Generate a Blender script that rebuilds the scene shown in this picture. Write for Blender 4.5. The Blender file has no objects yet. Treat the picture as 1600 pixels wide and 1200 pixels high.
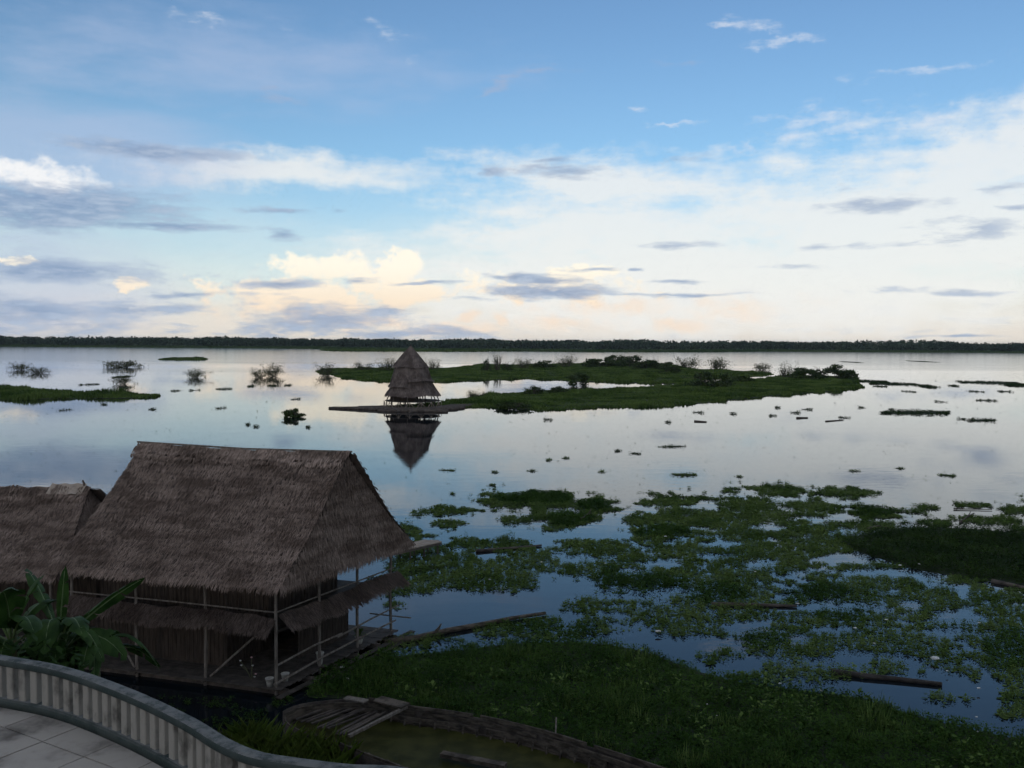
import bpy, math
import numpy as np
from mathutils import Matrix, Vector

SC = bpy.context.scene
COL = SC.collection
R = np.random.default_rng(7)

# ------------------------------------------------------------------ camera
CAM_H, FPX, HOR, ROLL = 15.0, 1432.0, 532.0, math.radians(0.36)     # eye height; focal length and horizon row of the 1600 px frame
TH = math.atan((600 - HOR) / FPX)
F_ = np.array([0, math.cos(TH), -math.sin(TH)]); U0 = np.array([0, math.sin(TH), math.cos(TH)]); R0 = np.array([1.0, 0, 0])
X_ = math.cos(ROLL) * R0 + math.sin(ROLL) * U0
Y_ = -math.sin(ROLL) * R0 + math.cos(ROLL) * U0
cam_d = bpy.data.cameras.new('camera'); cam = bpy.data.objects.new('camera', cam_d); COL.objects.link(cam)
cam_d.sensor_fit = 'HORIZONTAL'; cam_d.sensor_width = 36; cam_d.lens = FPX / 1600 * 36
cam_d.clip_start = 0.1; cam_d.clip_end = 40000
M = Matrix.Identity(4)
for i in range(3):
    M[i][0] = X_[i]; M[i][1] = Y_[i]; M[i][2] = -F_[i]
M[0][3], M[1][3], M[2][3] = 0, 0, CAM_H
cam.matrix_world = M
SC.camera = cam

def ray(px, py):
    return F_ + X_ * ((px - 800) / FPX) + Y_ * ((600 - py) / FPX)
def on_z(px, py, z=0.0):
    d = ray(px, py); t = (z - CAM_H) / d[2]
    return np.array([d[0] * t, d[1] * t, z])
def at_y(px, py, y):
    d = ray(px, py); t = y / d[1]
    return np.array([d[0] * t, y, CAM_H + d[2] * t])
def project(P):
    q = np.asarray(P, float) - [0, 0, CAM_H]
    w = q @ F_
    return 800 + FPX * (q @ X_) / w, 600 - FPX * (q @ Y_) / w

# ------------------------------------------------------------------ light and exposure
SUN_EL, SUN_AZ = math.radians(14.0), math.radians(200.0)      # the sun is setting behind the viewer
SKY_STRENGTH = 0.10
SC.view_settings.view_transform = 'Standard'; SC.view_settings.look = 'None'
SC.view_settings.exposure = 0.0; SC.view_settings.gamma = 1.0; SC.view_settings.use_curve_mapping = False
SC.cycles.max_bounces = 6; SC.cycles.transparent_max_bounces = 8
SC.cycles.use_adaptive_sampling = True; SC.cycles.adaptive_threshold = 0.02; SC.cycles.adaptive_min_samples = 12
SC.cycles.use_denoising = True

sun_d = bpy.data.lights.new('sun', 'SUN'); sun_d.energy = 0.22; sun_d.angle = math.radians(12); sun_d.color = (1.0, 0.86, 0.74)
sun = bpy.data.objects.new('sun', sun_d); COL.objects.link(sun)
sd = Vector((math.sin(SUN_AZ) * math.cos(SUN_EL), math.cos(SUN_AZ) * math.cos(SUN_EL), math.sin(SUN_EL)))
sun.rotation_euler = sd.to_track_quat('Z', 'Y').to_euler()

# node helper ------------------------------------------------------
class NT:
    def __init__(s, tree): s.t = tree; s.n = tree.nodes; s.l = tree.links
    def new(s, typ, **kw):
        n = s.n.new(typ)
        for k, v in kw.items(): setattr(n, k, v)
        return n
    def put(s, sock, v):
        if hasattr(v, 'is_output'): s.l.new(v, sock)
        else: sock.default_value = v
    def m(s, op, a, b=0.0, c=0.0, clamp=False):
        n = s.new('ShaderNodeMath', operation=op, use_clamp=clamp)
        s.put(n.inputs[0], a); s.put(n.inputs[1], b); s.put(n.inputs[2], c)
        return n.outputs[0]
    def vm(s, op, a, b=(0, 0, 0)):
        n = s.new('ShaderNodeVectorMath', operation=op)
        s.put(n.inputs[0], a); s.put(n.inputs[1], b)
        return n.outputs['Value'] if op in ('LENGTH', 'DOT_PRODUCT') else n.outputs['Vector']
    def mix(s, f, a, b):
        n = s.new('ShaderNodeMix', data_type='RGBA')
        s.put(n.inputs['Factor'], f); s.put(n.inputs[6], a); s.put(n.inputs[7], b)
        return n.outputs[2]
    def smooth(s, x, lo, hi, a=0.0, b=1.0):
        n = s.new('ShaderNodeMapRange', interpolation_type='SMOOTHSTEP')
        s.put(n.inputs[0], x); n.inputs[1].default_value = lo; n.inputs[2].default_value = hi
        n.inputs[3].default_value = a; n.inputs[4].default_value = b
        return n.outputs[0]
    def noise(s, vec, scale, detail=5, rough=0.55, lac=2.0, dist=0.0):
        n = s.new('ShaderNodeTexNoise'); s.put(n.inputs['Vector'], vec)
        n.inputs['Scale'].default_value = scale; n.inputs['Detail'].default_value = detail
        n.inputs['Roughness'].default_value = rough; n.inputs['Lacunarity'].default_value = lac; n.inputs['Distortion'].default_value = dist
        return n
    def mapping(s, vec, loc=(0, 0, 0), rot=0.0, scale=(1, 1, 1), kind='TEXTURE'):
        n = s.new('ShaderNodeMapping', vector_type=kind); s.put(n.inputs[0], vec)
        n.inputs['Location'].default_value = loc; n.inputs['Rotation'].default_value = (0, 0, rot); n.inputs['Scale'].default_value = scale
        return n.outputs[0]

def lin(r, g, b):
    return tuple((c / 255 / 12.92 if c / 255 < .04045 else ((c / 255 + .055) / 1.055) ** 2.4) for c in (r, g, b))

# ------------------------------------------------------------------ sky
def build_sky():
    w = bpy.data.worlds.new('World'); SC.world = w; w.use_nodes = True
    t = NT(w.node_tree); t.n.clear()
    out = t.new('ShaderNodeOutputWorld'); bg = t.new('ShaderNodeBackground'); bg.inputs['Strength'].default_value = SKY_STRENGTH
    sky = t.new('ShaderNodeTexSky', sky_type='NISHITA'); sky.sun_disc = False
    sky.sun_elevation = SUN_EL; sky.sun_rotation = SUN_AZ; sky.altitude = 100; sky.air_density = 1.0; sky.dust_density = 0.3; sky.ozone_density = 3.0
    k = 1.0 / SKY_STRENGTH
    C = lambda r, g, b, f=1.0: tuple(c * k * f for c in lin(r, g, b)) + (1,)
    g = t.new('ShaderNodeTexCoord').outputs['Generated']
    sep = t.new('ShaderNodeSeparateXYZ'); t.l.new(g, sep.inputs[0])
    az = t.m('ARCTAN2', sep.outputs[0], sep.outputs[1]); el = t.m('ARCSINE', sep.outputs[2])
    cmb = t.new('ShaderNodeCombineXYZ'); t.put(cmb.inputs[0], az); t.put(cmb.inputs[1], el)
    p = cmb.outputs[0]
    def ae(px, py):
        d = ray(px, py); d = d / np.linalg.norm(d)
        return math.atan2(d[0], d[1]), math.asin(d[2])
    # warps: streaky for stratus, billowy for cumulus
    ns = t.noise(t.vm('MULTIPLY', p, (9, 34, 1)), 1.0, 6, 0.6)
    nb = t.noise(t.vm('MULTIPLY', p, (26, 34, 1)), 1.0, 6, 0.62)
    nf = t.noise(t.vm('MULTIPLY', p, (30, 120, 1)), 1.0, 5, 0.6)
    nbig = t.noise(t.vm('MULTIPLY', p, (3.2, 9, 1)), 1.0, 5, 0.6)
    sS = t.m('SUBTRACT', ns.outputs['Fac'], 0.5); sB = t.m('SUBTRACT', nb.outputs['Fac'], 0.5)
    sF = t.m('SUBTRACT', nf.outputs['Fac'], 0.5); sG = t.m('SUBTRACT', nbig.outputs['Fac'], 0.5)
    wv = t.vm('SCALE', t.vm('SUBTRACT', ns.outputs['Color'], (.5, .5, .5)))
    wv.node.inputs['Scale'].default_value = 1.0
    pS = t.vm('ADD', p, t.vm('MULTIPLY', wv, (0.085, 0.020, 0)))
    wb = t.vm('SUBTRACT', nb.outputs['Color'], (.5, .5, .5))
    pB = t.vm('ADD', p, t.vm('MULTIPLY', wb, (0.045, 0.028, 0)))
    prev = [None]; nb_ = [0]
    def field(blobs, vec):
        acc = None
        for b in blobs:
            nb_[0] += 1; cx, cy, rx, ry = b[:4]; wgt = b[4] if len(b) > 4 else 1.0; rot = b[5] if len(b) > 5 else 0.0
            a, e = ae(cx, cy)
            chain = acc if acc is not None else prev[0]
            if chain is not None and nb_[0] % 5 == 0:           # hair-thin dependency on the blob before: keeps the shader's working memory small
                ma = t.new('ShaderNodeVectorMath', operation='MULTIPLY_ADD'); t.put(ma.inputs[0], chain); ma.inputs[1].default_value = (1e-9, 1e-9, 0); t.put(ma.inputs[2], vec); src = ma.outputs[0]
            else: src = vec
            if rot: q = t.mapping(src, (a, e, 0), rot, (rx / FPX, ry / FPX, 1))
            else:
                ma = t.new('ShaderNodeVectorMath', operation='MULTIPLY_ADD'); t.put(ma.inputs[0], src)
                ma.inputs[1].default_value = (FPX / rx, FPX / ry, 0); ma.inputs[2].default_value = (-a * FPX / rx, -e * FPX / ry, 0); q = ma.outputs[0]
            f = t.m('MULTIPLY_ADD', t.vm('LENGTH', q), -wgt, wgt)
            acc = f if acc is None else t.m('MAXIMUM', acc, f)
        prev[0] = acc
        return acc
    col = t.vm('MULTIPLY', sky.outputs[0], (1.19, 1.27, 1.33))
    # pale veil that thickens towards the horizon all the way round
    col = t.mix(t.smooth(el, 0.37, 0.0, 0.0, 0.34), col, C(150, 208, 236))
    veil = t.smooth(t.m('MULTIPLY_ADD', sG, 0.10, el), 0.185, 0.01, 0.0, 0.88)
    col = t.mix(veil, col, C(238, 238, 231))
    low = t.smooth(t.m('MULTIPLY_ADD', sS, 0.06, el), 0.07, 0.0, 0.0, 0.62)
    col = t.mix(low, col, C(230, 216, 203))
    thin = t.m('MULTIPLY', t.smooth(t.m('MULTIPLY_ADD', sS, 0.8, sF), 0.02, 0.2, 0.0, 0.38), t.smooth(el, 0.11, 0.05))
    col = t.mix(thin, col, C(176, 188, 204))
    # clouds outside the view from noise: veil and grey streaks, thickened to whiten ambient light
    away = t.m('MAXIMUM', t.smooth(t.m('ABSOLUTE', az), 0.55, 0.85), t.smooth(el, 0.40, 0.62))
    gen = t.m('MULTIPLY', away, t.smooth(t.m('MULTIPLY_ADD', sS, 0.4, sG), -0.16, 0.14, 0.0, 0.85))
    col = t.mix(gen, col, C(206, 208, 210))
    gd = t.m('MULTIPLY', away, t.smooth(t.m('MULTIPLY_ADD', sG, -0.6, sS), 0.04, 0.2, 0.0, 0.6))
    col = t.mix(gd, col, C(150, 162, 182))
    simple = col
    # soft white veils
    V = field([(1400, 370, 760, 165, 1.0, 0.10), (1640, 215, 330, 90, 1.0, 0.25), (430, 268, 330, 34, 0.8), (950, 290, 330, 60, .8), (1100, 440, 700, 120, 1.2), (930, 370, 330, 110, .9)], pB)
    Va = t.smooth(t.m('ADD', V, t.m('MULTIPLY_ADD', sS, 1.5, t.m('MULTIPLY', sB, 0.8))), -0.08, 0.70, 0.0, 0.80)
    col = t.mix(Va, col, C(243, 243, 240))
    Vm = field([(80, 235, 330, 95, 1.3), (330, 95, 560, 90, 0.6), (60, 450, 260, 110, 1.0)], pS)
    col = t.mix(t.smooth(t.m('MULTIPLY_ADD', sS, 1.1, Vm), 0.0, 0.8, 0.0, 0.55), col, C(182, 196, 224))
    cir = field([(1228, 66, 62, 9), (1185, 42, 60, 14, 1, -0.35), (1140, 35, 26, 8), (1290, 190, 90, 30, .7), (330, 32, 70, 6, .4), (995, 171, 24, 6, .8), (610, 60, 45, 14, .4, -0.4),
                 (1450, 190, 70, 14, 1, .3), (1243, 212, 22, 12), (1165, 232, 32, 10), (1480, 103, 160, 6, .4), (1060, 193, 40, 5)], pB)
    col = t.mix(t.smooth(t.m('ADD', cir, t.m('MULTIPLY_ADD', sF, 2.2, t.m('MULTIPLY', sB, 2.0))), 0.0, 1.2, 0.0, 0.6), col, C(226, 231, 240))
    # peach cloud banks above the far shore
    P = field([(470, 487, 190, 24), (600, 503, 110, 18), (735, 494, 24, 12, 1.3), (782, 500, 18, 13, 1.3), (690, 512, 160, 14), (1060, 512, 70, 18), (960, 480, 220, 24, .8), (1150, 480, 130, 30, .7), (880, 505, 120, 18, .9)], pB)
    col = t.mix(t.smooth(t.m('MULTIPLY_ADD', sB, 2.2, P), 0.0, 1.1, 0.0, 0.62), col, C(250, 224, 198))
    # sunlit cumulus
    B = field([(505, 417, 98, 27), (632, 410, 36, 24, 1.2), (606, 428, 46, 30, 1.1), (612, 455, 95, 30, 1.1), (455, 452, 130, 22), (500, 470, 160, 20, .8), (212, 443, 24, 9), (905, 428, 78, 18), (20, 404, 40, 6),
               (830, 450, 190, 26, .6)], pB)
    Ba = t.smooth(t.m('MULTIPLY_ADD', sB, 2.8, B), 0.0, 0.50, 0.0, 0.93)
    warm = t.smooth(el, 0.03, 0.085)
    col = t.mix(Ba, col, t.mix(warm, C(253, 233, 208), C(255, 248, 230, 1.05)))
    B2 = field([(60, 277, 105, 27, 1.1), (25, 268, 50, 20, 1.1)], pB)
    col = t.mix(t.smooth(t.m('MULTIPLY_ADD', sB, 2.8, B2), 0.0, 0.8, 0.0, 0.92), col, C(250, 250, 250))
    # blue-grey stratus
    DARK = [(90, 322, 225, 32, 1.7), (240, 351, 170, 10, 1.3), (250, 240, 140, 16, 1.1), (441, 367, 32, 10), (425, 329, 66, 7), (515, 326, 22, 8), (90, 424, 180, 24, 1.15), (60, 485, 170, 26, .9), (130, 512, 160, 14, .7),
               (490, 497, 150, 26, 1.1), (600, 486, 60, 12), (455, 442, 66, 9), (555, 437, 42, 6), (835, 437, 100, 12, 1.6), (870, 455, 125, 14, 1.6), (975, 460, 110, 6), (925, 420, 50, 5), (1066, 438, 36, 5), (998, 419, 13, 4),
               (1060, 459, 95, 4), (885, 270, 80, 12, .9), (770, 267, 34, 9, .9), (868, 252, 30, 5, .8), (1048, 248, 60, 9, .6), (1525, 360, 58, 22, .9), (1405, 318, 70, 10, .55), (1312, 298, 30, 7, .6), (1572, 294, 44, 7, .9),
               (1590, 322, 30, 7, .7), (1505, 527, 62, 4, 1), (675, 442, 65, 4), (1072, 383, 54, 6, .6), (1300, 383, 80, 5, .6), (1240, 418, 60, 4, .55), (700, 520, 130, 10, .7), (590, 522, 120, 9, .8), (1470, 457, 90, 7, .5),
               (250, 480, 120, 9, .7), (300, 460, 70, 4, .7), (720, 466, 70, 4, .6)]
    dc = t.mix(t.smooth(sF, -0.12, 0.2), C(132, 156, 190), C(174, 190, 212))
    for q in range(0, len(DARK), 14):
        D = field(DARK[q:q + 14], pS)
        Da = t.smooth(t.m('ADD', D, t.m('MULTIPLY_ADD', sS, 2.8, t.m('MULTIPLY', sF, 2.2))), -0.15, 1.05, 0.0, 0.86)
        col = t.mix(Da, col, dc)
    D2 = field([(420, 158, 50, 11), (430, 140, 30, 6, .7), (790, 126, 60, 12, .9, 0.30), (860, 106, 60, 8, .7), (735, 148, 40, 6, .7, .3), (1060, 98, 40, 8, .5)], pS)
    col = t.mix(t.smooth(t.m('MULTIPLY_ADD', sF, 2.4, D2), 0.1, 1.0, 0.0, 0.55), col, C(166, 180, 208))
    # the single clouds all lie ahead; elsewhere their nodes are skipped to save time
    ahead = t.m('MULTIPLY', t.m('LESS_THAN', t.m('ABSOLUTE', az), 0.98), t.m('MULTIPLY', t.m('LESS_THAN', el, 0.56), t.m('GREATER_THAN', el, -0.06)))
    t.l.new(simple, bg.inputs['Color'])
    bg2 = t.new('ShaderNodeBackground'); bg2.inputs['Strength'].default_value = SKY_STRENGTH; t.l.new(col, bg2.inputs['Color'])
    mx = t.new('ShaderNodeMixShader'); t.l.new(ahead, mx.inputs[0]); t.l.new(bg.outputs[0], mx.inputs[1]); t.l.new(bg2.outputs[0], mx.inputs[2])
    t.l.new(mx.outputs[0], out.inputs[0])
    w.cycles.sampling_method = 'MANUAL'; w.cycles.sample_map_resolution = 512
build_sky()

# ------------------------------------------------------------------ mesh helpers
def fast_mesh(name, V, F):
    V = np.asarray(V, np.float32).reshape(-1, 3); F = np.asarray(F, np.int32)
    me = bpy.data.meshes.new(name); k = F.shape[1]
    me.vertices.add(len(V)); me.vertices.foreach_set('co', V.ravel())
    me.loops.add(F.size); me.loops.foreach_set('vertex_index', F.ravel())
    me.polygons.add(len(F)); me.polygons.foreach_set('loop_start', np.arange(0, F.size, k, dtype=np.int32))
    me.polygons.foreach_set('loop_total', np.full(len(F), k, np.int32))
    me.update(calc_edges=True)
    return me

def link(name, me, mat, parent=None, smooth=False):
    o = bpy.data.objects.new(name, me); COL.objects.link(o)
    if mat is not None:
        for mm in (mat if isinstance(mat, (list, tuple)) else [mat]): me.materials.append(mm)
    if smooth: me.polygons.foreach_set('use_smooth', np.ones(len(me.polygons), bool))
    if parent is not None:
        o.parent = parent; o.location = -Vector(parent.location) if parent.parent is None else (0, 0, 0)
    return o

def tag(o, label=None, cat=None, group=None, kind=None):
    if label: o['label'] = label
    if cat: o['category'] = cat
    if group: o['group'] = group
    if kind: o['kind'] = kind
    return o

def thing(name, loc, label, cat, group=None):
    o = bpy.data.objects.new(name, None); COL.objects.link(o); o.location = loc; o.empty_display_size = 0.3
    return tag(o, label, cat, group)

class MB:
    """collects world-space shapes; build() links them as one mesh"""
    def __init__(s): s.v = []; s.f = []
    def add(s, V, F):
        b = len(s.v); s.v += [tuple(map(float, q)) for q in V]; s.f += [tuple(i + b for i in q) for q in F]; return s
    def hexa(s, A, B):      # bottom quad A, top quad B
        return s.add(list(A) + list(B), [(3, 2, 1, 0), (4, 5, 6, 7), (0, 1, 5, 4), (1, 2, 6, 5), (2, 3, 7, 6), (3, 0, 4, 7)])
    def bar(s, p, q, w, h, up=(0, 0, 1)):     # rectangular bar
        p = np.array(p, float); q = np.array(q, float); d = (q - p) / np.linalg.norm(q - p)
        sd_ = np.cross(d, up); sd_ /= np.linalg.norm(sd_); u = np.cross(sd_, d)
        c = [(-w / 2, -h / 2), (w / 2, -h / 2), (w / 2, h / 2), (-w / 2, h / 2)]
        return s.hexa([p + sd_ * a + u * b for a, b in c], [q + sd_ * a + u * b for a, b in c])
    def tube(s, pts, rad, n=7):
        pts = [np.array(p, float) for p in pts]; m = len(pts)
        rad = [rad] * m if np.isscalar(rad) else rad
        V = []; F = []
        for i, p in enumerate(pts):
            d = pts[min(i + 1, m - 1)] - pts[max(i - 1, 0)]; d /= np.linalg.norm(d)
            a = np.cross(d, (0, 0, 1) if abs(d[2]) < .9 else (1, 0, 0)); a /= np.linalg.norm(a); b = np.cross(d, a)
            V += [p + (a * math.cos(x) + b * math.sin(x)) * rad[i] for x in np.arange(n) * 2 * math.pi / n]
        for i in range(m - 1):
            F += [(i * n + j, i * n + (j + 1) % n, (i + 1) * n + (j + 1) % n, (i + 1) * n + j) for j in range(n)]
        F += [tuple(range(n))[::-1], tuple(range((m - 1) * n, m * n))]
        return s.add(V, F)
    def lathe(s, c, prof, n=12):
        V = []; F = []
        for r, z in prof: V += [(c[0] + r * math.cos(x), c[1] + r * math.sin(x), c[2] + z) for x in np.arange(n) * 2 * math.pi / n]
        for i in range(len(prof) - 1):
            F += [(i * n + j, i * n + (j + 1) % n, (i + 1) * n + (j + 1) % n, (i + 1) * n + j) for j in range(n)]
        F += [tuple(range(n))[::-1], tuple(range((len(prof) - 1) * n, len(prof) * n))]
        return s.add(V, F)
    def build(s, name, mat, parent=None, smooth=False):
        me = bpy.data.meshes.new(name); me.from_pydata(s.v, [], s.f); me.update()
        return link(name, me, mat, parent, smooth)

def vnoise(x, y, seed=0):
    def h(i, j):
        n = (i * 374761393 + j * 668265263 + seed * 1442695041) & 0xffffffff
        n = ((n ^ (n >> 13)) * 1274126177) & 0xffffffff
        return ((n ^ (n >> 16)) & 0xffff) / 65535.0
    x = np.asarray(x, float); y = np.asarray(y, float)
    i = np.floor(x).astype(np.int64); j = np.floor(y).astype(np.int64); fx = x - i; fy = y - j
    fx = fx * fx * (3 - 2 * fx); fy = fy * fy * (3 - 2 * fy)
    return (h(i, j) * (1 - fx) + h(i + 1, j) * fx) * (1 - fy) + (h(i, j + 1) * (1 - fx) + h(i + 1, j + 1) * fx) * fy
def fbm(x, y, seed=0, o=4):
    a = 0; w = 0
    for k in range(o):
        a = a + vnoise(np.asarray(x) * 2 ** k, np.asarray(y) * 2 ** k, seed + k) * 0.5 ** k; w += 0.5 ** k
    return a / w
def in_poly(x, y, poly):
    x = np.asarray(x); y = np.asarray(y); c = np.zeros(x.shape, bool); n = len(poly)
    for i in range(n):
        x0, y0 = poly[i]; x1, y1 = poly[(i + 1) % n]
        if y0 == y1: continue
        k = ((y0 > y) != (y1 > y)) & (x < (x1 - x0) * (y - y0) / (y1 - y0) + x0)
        c ^= k
    return c

# ------------------------------------------------------------------ materials
def pm(name, c1, c2, scale=4.0, rough=0.85, bump=0.0, stretch=(1, 1, 1), rnd=0.0, spec=0.3, detail=5, lo=.35, hi=.65, translucent=0.0, bscale=None):
    m = bpy.data.materials.new(name); m.use_nodes = True; t = NT(m.node_tree)
    b = t.n['Principled BSDF']; b.inputs['Roughness'].default_value = rough; b.inputs['Specular IOR Level'].default_value = spec
    pos = t.new('ShaderNodeNewGeometry')
    v = t.vm('MULTIPLY', pos.outputs['Position'], stretch)
    n = t.noise(v, scale, detail, 0.6)
    col = t.mix(t.smooth(n.outputs['Fac'], lo, hi), c1 + (1,), c2 + (1,))
    if rnd:
        f = t.m('MULTIPLY_ADD', pos.outputs['Random Per Island'], 2 * rnd, 1 - rnd)
        col = t.vm('SCALE', col); col.node.inputs['Scale'].default_value = 1; t.l.new(f, col.node.inputs['Scale'])
    t.l.new(col, b.inputs['Base Color'])
    if bump:
        bn = t.new('ShaderNodeBump'); bn.inputs['Strength'].default_value = bump; bn.inputs['Distance'].default_value = 0.03
        nn = t.noise(v, bscale or scale * 4, 6, 0.65); t.l.new(nn.outputs['Fac'], bn.inputs['Height']); t.l.new(bn.outputs[0], b.inputs['Normal'])
    if translucent:
        tr = t.new('ShaderNodeBsdfTranslucent'); t.l.new(col, tr.inputs[0])
        mx = t.new('ShaderNodeMixShader'); mx.inputs[0].default_value = translucent
        o = t.n['Material Output']; t.l.new(b.outputs[0], mx.inputs[1]); t.l.new(tr.outputs[0], mx.inputs[2]); t.l.new(mx.outputs[0], o.inputs[0])
    return m

MT = dict(
    thatch=pm('thatch', (.115, .084, .068), (.235, .178, .148), .8, .95, stretch=(.6, .6, 2.6), rnd=.45, spec=.1),
    thatch_shaded=pm('thatch_shaded', (.055, .040, .033), (.105, .08, .068), .55, .95, rnd=.45, spec=.1),  # skirt thatch, shade of the main eave darkened into its colour
    thatch_under=pm('thatch_under', (.06, .046, .04), (.10, .08, .07), 3, .95, .5, spec=.1),
    thatch_far=pm('thatch_far', (.085, .066, .058), (.155, .125, .112), .6, .95, rnd=.35, spec=.1),
    ridge_pale=pm('ridge_pale', (.26, .21, .17), (.36, .30, .25), 3, .9, .3, spec=.1),
    pole=pm('pole', (.095, .078, .066), (.19, .165, .14), 3, .8, .3, (3, 3, .6), spec=.25),
    board=pm('board', (.026, .019, .015), (.055, .041, .032), 2.5, .85, .3, (4, 4, .5), rnd=.25),
    deck=pm('deck', (.035, .029, .024), (.07, .058, .05), 2.5, .85, .3, (1, 1, 1), rnd=.25),
    log=pm('log', (.05, .04, .035), (.11, .09, .075), 2, .85, .6, (1, 1, 1)),
    wet_log=pm('wet_log', (.018, .015, .013), (.045, .037, .032), 2, .7, .6),
    old_wood=pm('old_wood', (.034, .026, .019), (.110, .088, .068), 2.2, .85, .5, (1, 1, 3), rnd=.25),
    clay=pm('clay', (.30, .28, .25), (.42, .40, .36), 8, .8, .2),
    clay_dark=pm('clay_dark', (.12, .07, .05), (.18, .10, .07), 8, .8, .2),
    concrete=pm('concrete', (.17, .165, .155), (.26, .25, .235), 2.0, .9, .35, bscale=40),
    tile=pm('tile', (.11, .098, .086), (.38, .345, .305), 1.0, .85, .3, rnd=.10, bscale=45, lo=.28, hi=.56, detail=8),
    joint=pm('joint', (.04, .038, .035), (.07, .065, .06), 3, .95),
    paint=pm('paint', (.045, .075, .08), (.12, .135, .13), 2.3, .65, .3, bscale=30, lo=.4, hi=.72),
    baluster=pm('baluster', (.085, .078, .068), (.25, .232, .205), 2.6, .9, .6, (1, 1, .7), bscale=30, rnd=.14, lo=.27, hi=.52, detail=9),
    leaf=pm('leaf', (.050, .090, .018), (.105, .155, .042), .35, .8, rnd=.35, spec=.06, translucent=.15),
    leaf_lush=pm('leaf_lush', (.020, .048, .008), (.045, .088, .016), .3, .8, rnd=.35, spec=.06, translucent=.15),
    leaf_dark=pm('leaf_dark', (.014, .032, .007), (.030, .056, .012), .3, .8, rnd=.35, spec=.06, translucent=.1),
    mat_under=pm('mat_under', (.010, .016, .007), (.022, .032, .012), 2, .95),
    island=pm('island', (.036, .070, .013), (.10, .15, .036), .09, .8, rnd=.3, spec=.15, translucent=.15),
    island_under=pm('island_under', (.014, .024, .008), (.03, .04, .014), .4, .95),
    bush=pm('bush', (.024, .045, .013), (.054, .082, .025), .3, .7, rnd=.35, spec=.2, translucent=.15),
    bush_dry=pm('bush_dry', (.048, .060, .024), (.09, .10, .045), .3, .8, rnd=.35, spec=.1, translucent=.1),
    twig=pm('twig', (.05, .042, .035), (.09, .078, .065), 3, .9),
    forest=pm('forest', (.030, .052, .036), (.055, .082, .052), .02, .9, rnd=.4, spec=.1),
    marsh=pm('marsh', (.03, .06, .02), (.055, .085, .032), .01, .9, rnd=.3, spec=.1),
    banana=pm('banana', (.015, .040, .008), (.040, .085, .018), 1.5, .6, spec=.15, translucent=.2),
    banana_rib=pm('banana_rib', (.09, .14, .05), (.12, .17, .07), 3, .5),
    stem=pm('stem', (.06, .07, .03), (.10, .10, .05), 3, .7),
    grass=pm('grass', (.085, .14, .02), (.15, .20, .04), 1.0, .7, rnd=.35, spec=.1, translucent=.2),
    mud=pm('mud', (.022, .018, .014), (.045, .036, .028), .8, .8, .6, bscale=6),
    algae=pm('algae', (.022, .025, .005), (.045, .046, .012), 1.4, .6, .3, spec=.1, bscale=12),
    white=pm('white', (.38, .38, .36), (.66, .66, .64), 12, .5),
    pink=pm('pink', (.5, .25, .28), (.6, .4, .4), 12, .6),
    wall_far=pm('wall_far', (.20, .21, .20), (.28, .29, .28), .3, .8),
    roof_far=pm('roof_far', (.25, .30, .30), (.33, .38, .38), .3, .6),
)

def worn_paint():
    m = pm('rail_paint', (.022, .033, .031), (.045, .055, .052), 2.3, .7, .4, bscale=30, spec=.2); t = NT(m.node_tree); b = t.n['Principled BSDF']
    g = t.new('ShaderNodeNewGeometry'); sp = t.new('ShaderNodeSeparateXYZ'); t.l.new(g.outputs['True Normal'], sp.inputs[0])
    n = t.noise(g.outputs['Position'], 3.5, 8, .7)         # paint rubbed off where hands and rain reach: the top face
    f = t.m('MULTIPLY', t.smooth(sp.outputs[2], .6, .95), t.smooth(n.outputs['Fac'], .36, .58))
    old = b.inputs['Base Color'].links[0].from_socket
    t.l.new(t.mix(f, old, (.15, .152, .148, 1)), b.inputs['Base Color'])
    return m
MT['paint'] = worn_paint()
def water_mat():
    m = bpy.data.materials.new('river_water'); m.use_nodes = True; t = NT(m.node_tree)
    b = t.n['Principled BSDF']; b.inputs['Base Color'].default_value = (.006, .009, .012, 1)
    b.inputs['IOR'].default_value = 1.32
    pos = t.new('ShaderNodeNewGeometry').outputs['Position']
    sp = t.new('ShaderNodeSeparateXYZ'); t.l.new(pos, sp.inputs[0])
    n1 = t.noise(t.vm('MULTIPLY', pos, (.35, .9, 1)), 1.0, 3, .5)
    n2 = t.noise(t.vm('MULTIPLY', pos, (.02, .055, 1)), 1.0, 3, .5)
    n3 = t.noise(t.vm('MULTIPLY', pos, (.004, .016, 1)), 1.0, 4, .6)
    # sheltered mirror near the town, wind-ruffled out in the main channel
    open_ = t.smooth(t.m('MULTIPLY_ADD', n3.outputs['Fac'], 700, sp.outputs[1]), 680, 1050)
    amp = t.m('ADD', t.smooth(n3.outputs['Fac'], .40, .66, .25, .8), t.m('MULTIPLY', open_, .7))
    h = t.m('MULTIPLY', t.m('MULTIPLY_ADD', n2.outputs['Fac'], 2.0, n1.outputs['Fac']), amp)
    t.l.new(t.m('MULTIPLY_ADD', open_, .085, .022), b.inputs['Roughness'])
    bn = t.new('ShaderNodeBump'); bn.inputs['Strength'].default_value = 1.0; bn.inputs['Distance'].default_value = 0.012
    t.l.new(h, bn.inputs['Height']); t.l.new(bn.outputs[0], b.inputs['Normal'])
    return m

# ------------------------------------------------------------------ water, far shore, bank
S_ = 9000
tag(link('river_water', fast_mesh('river_water', [(-S_, -200, 0), (S_, -200, 0), (S_, S_, 0), (-S_, S_, 0)], [(0, 1, 2, 3)]), water_mat()), 'calm river water mirroring the evening sky', kind='structure')

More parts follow.
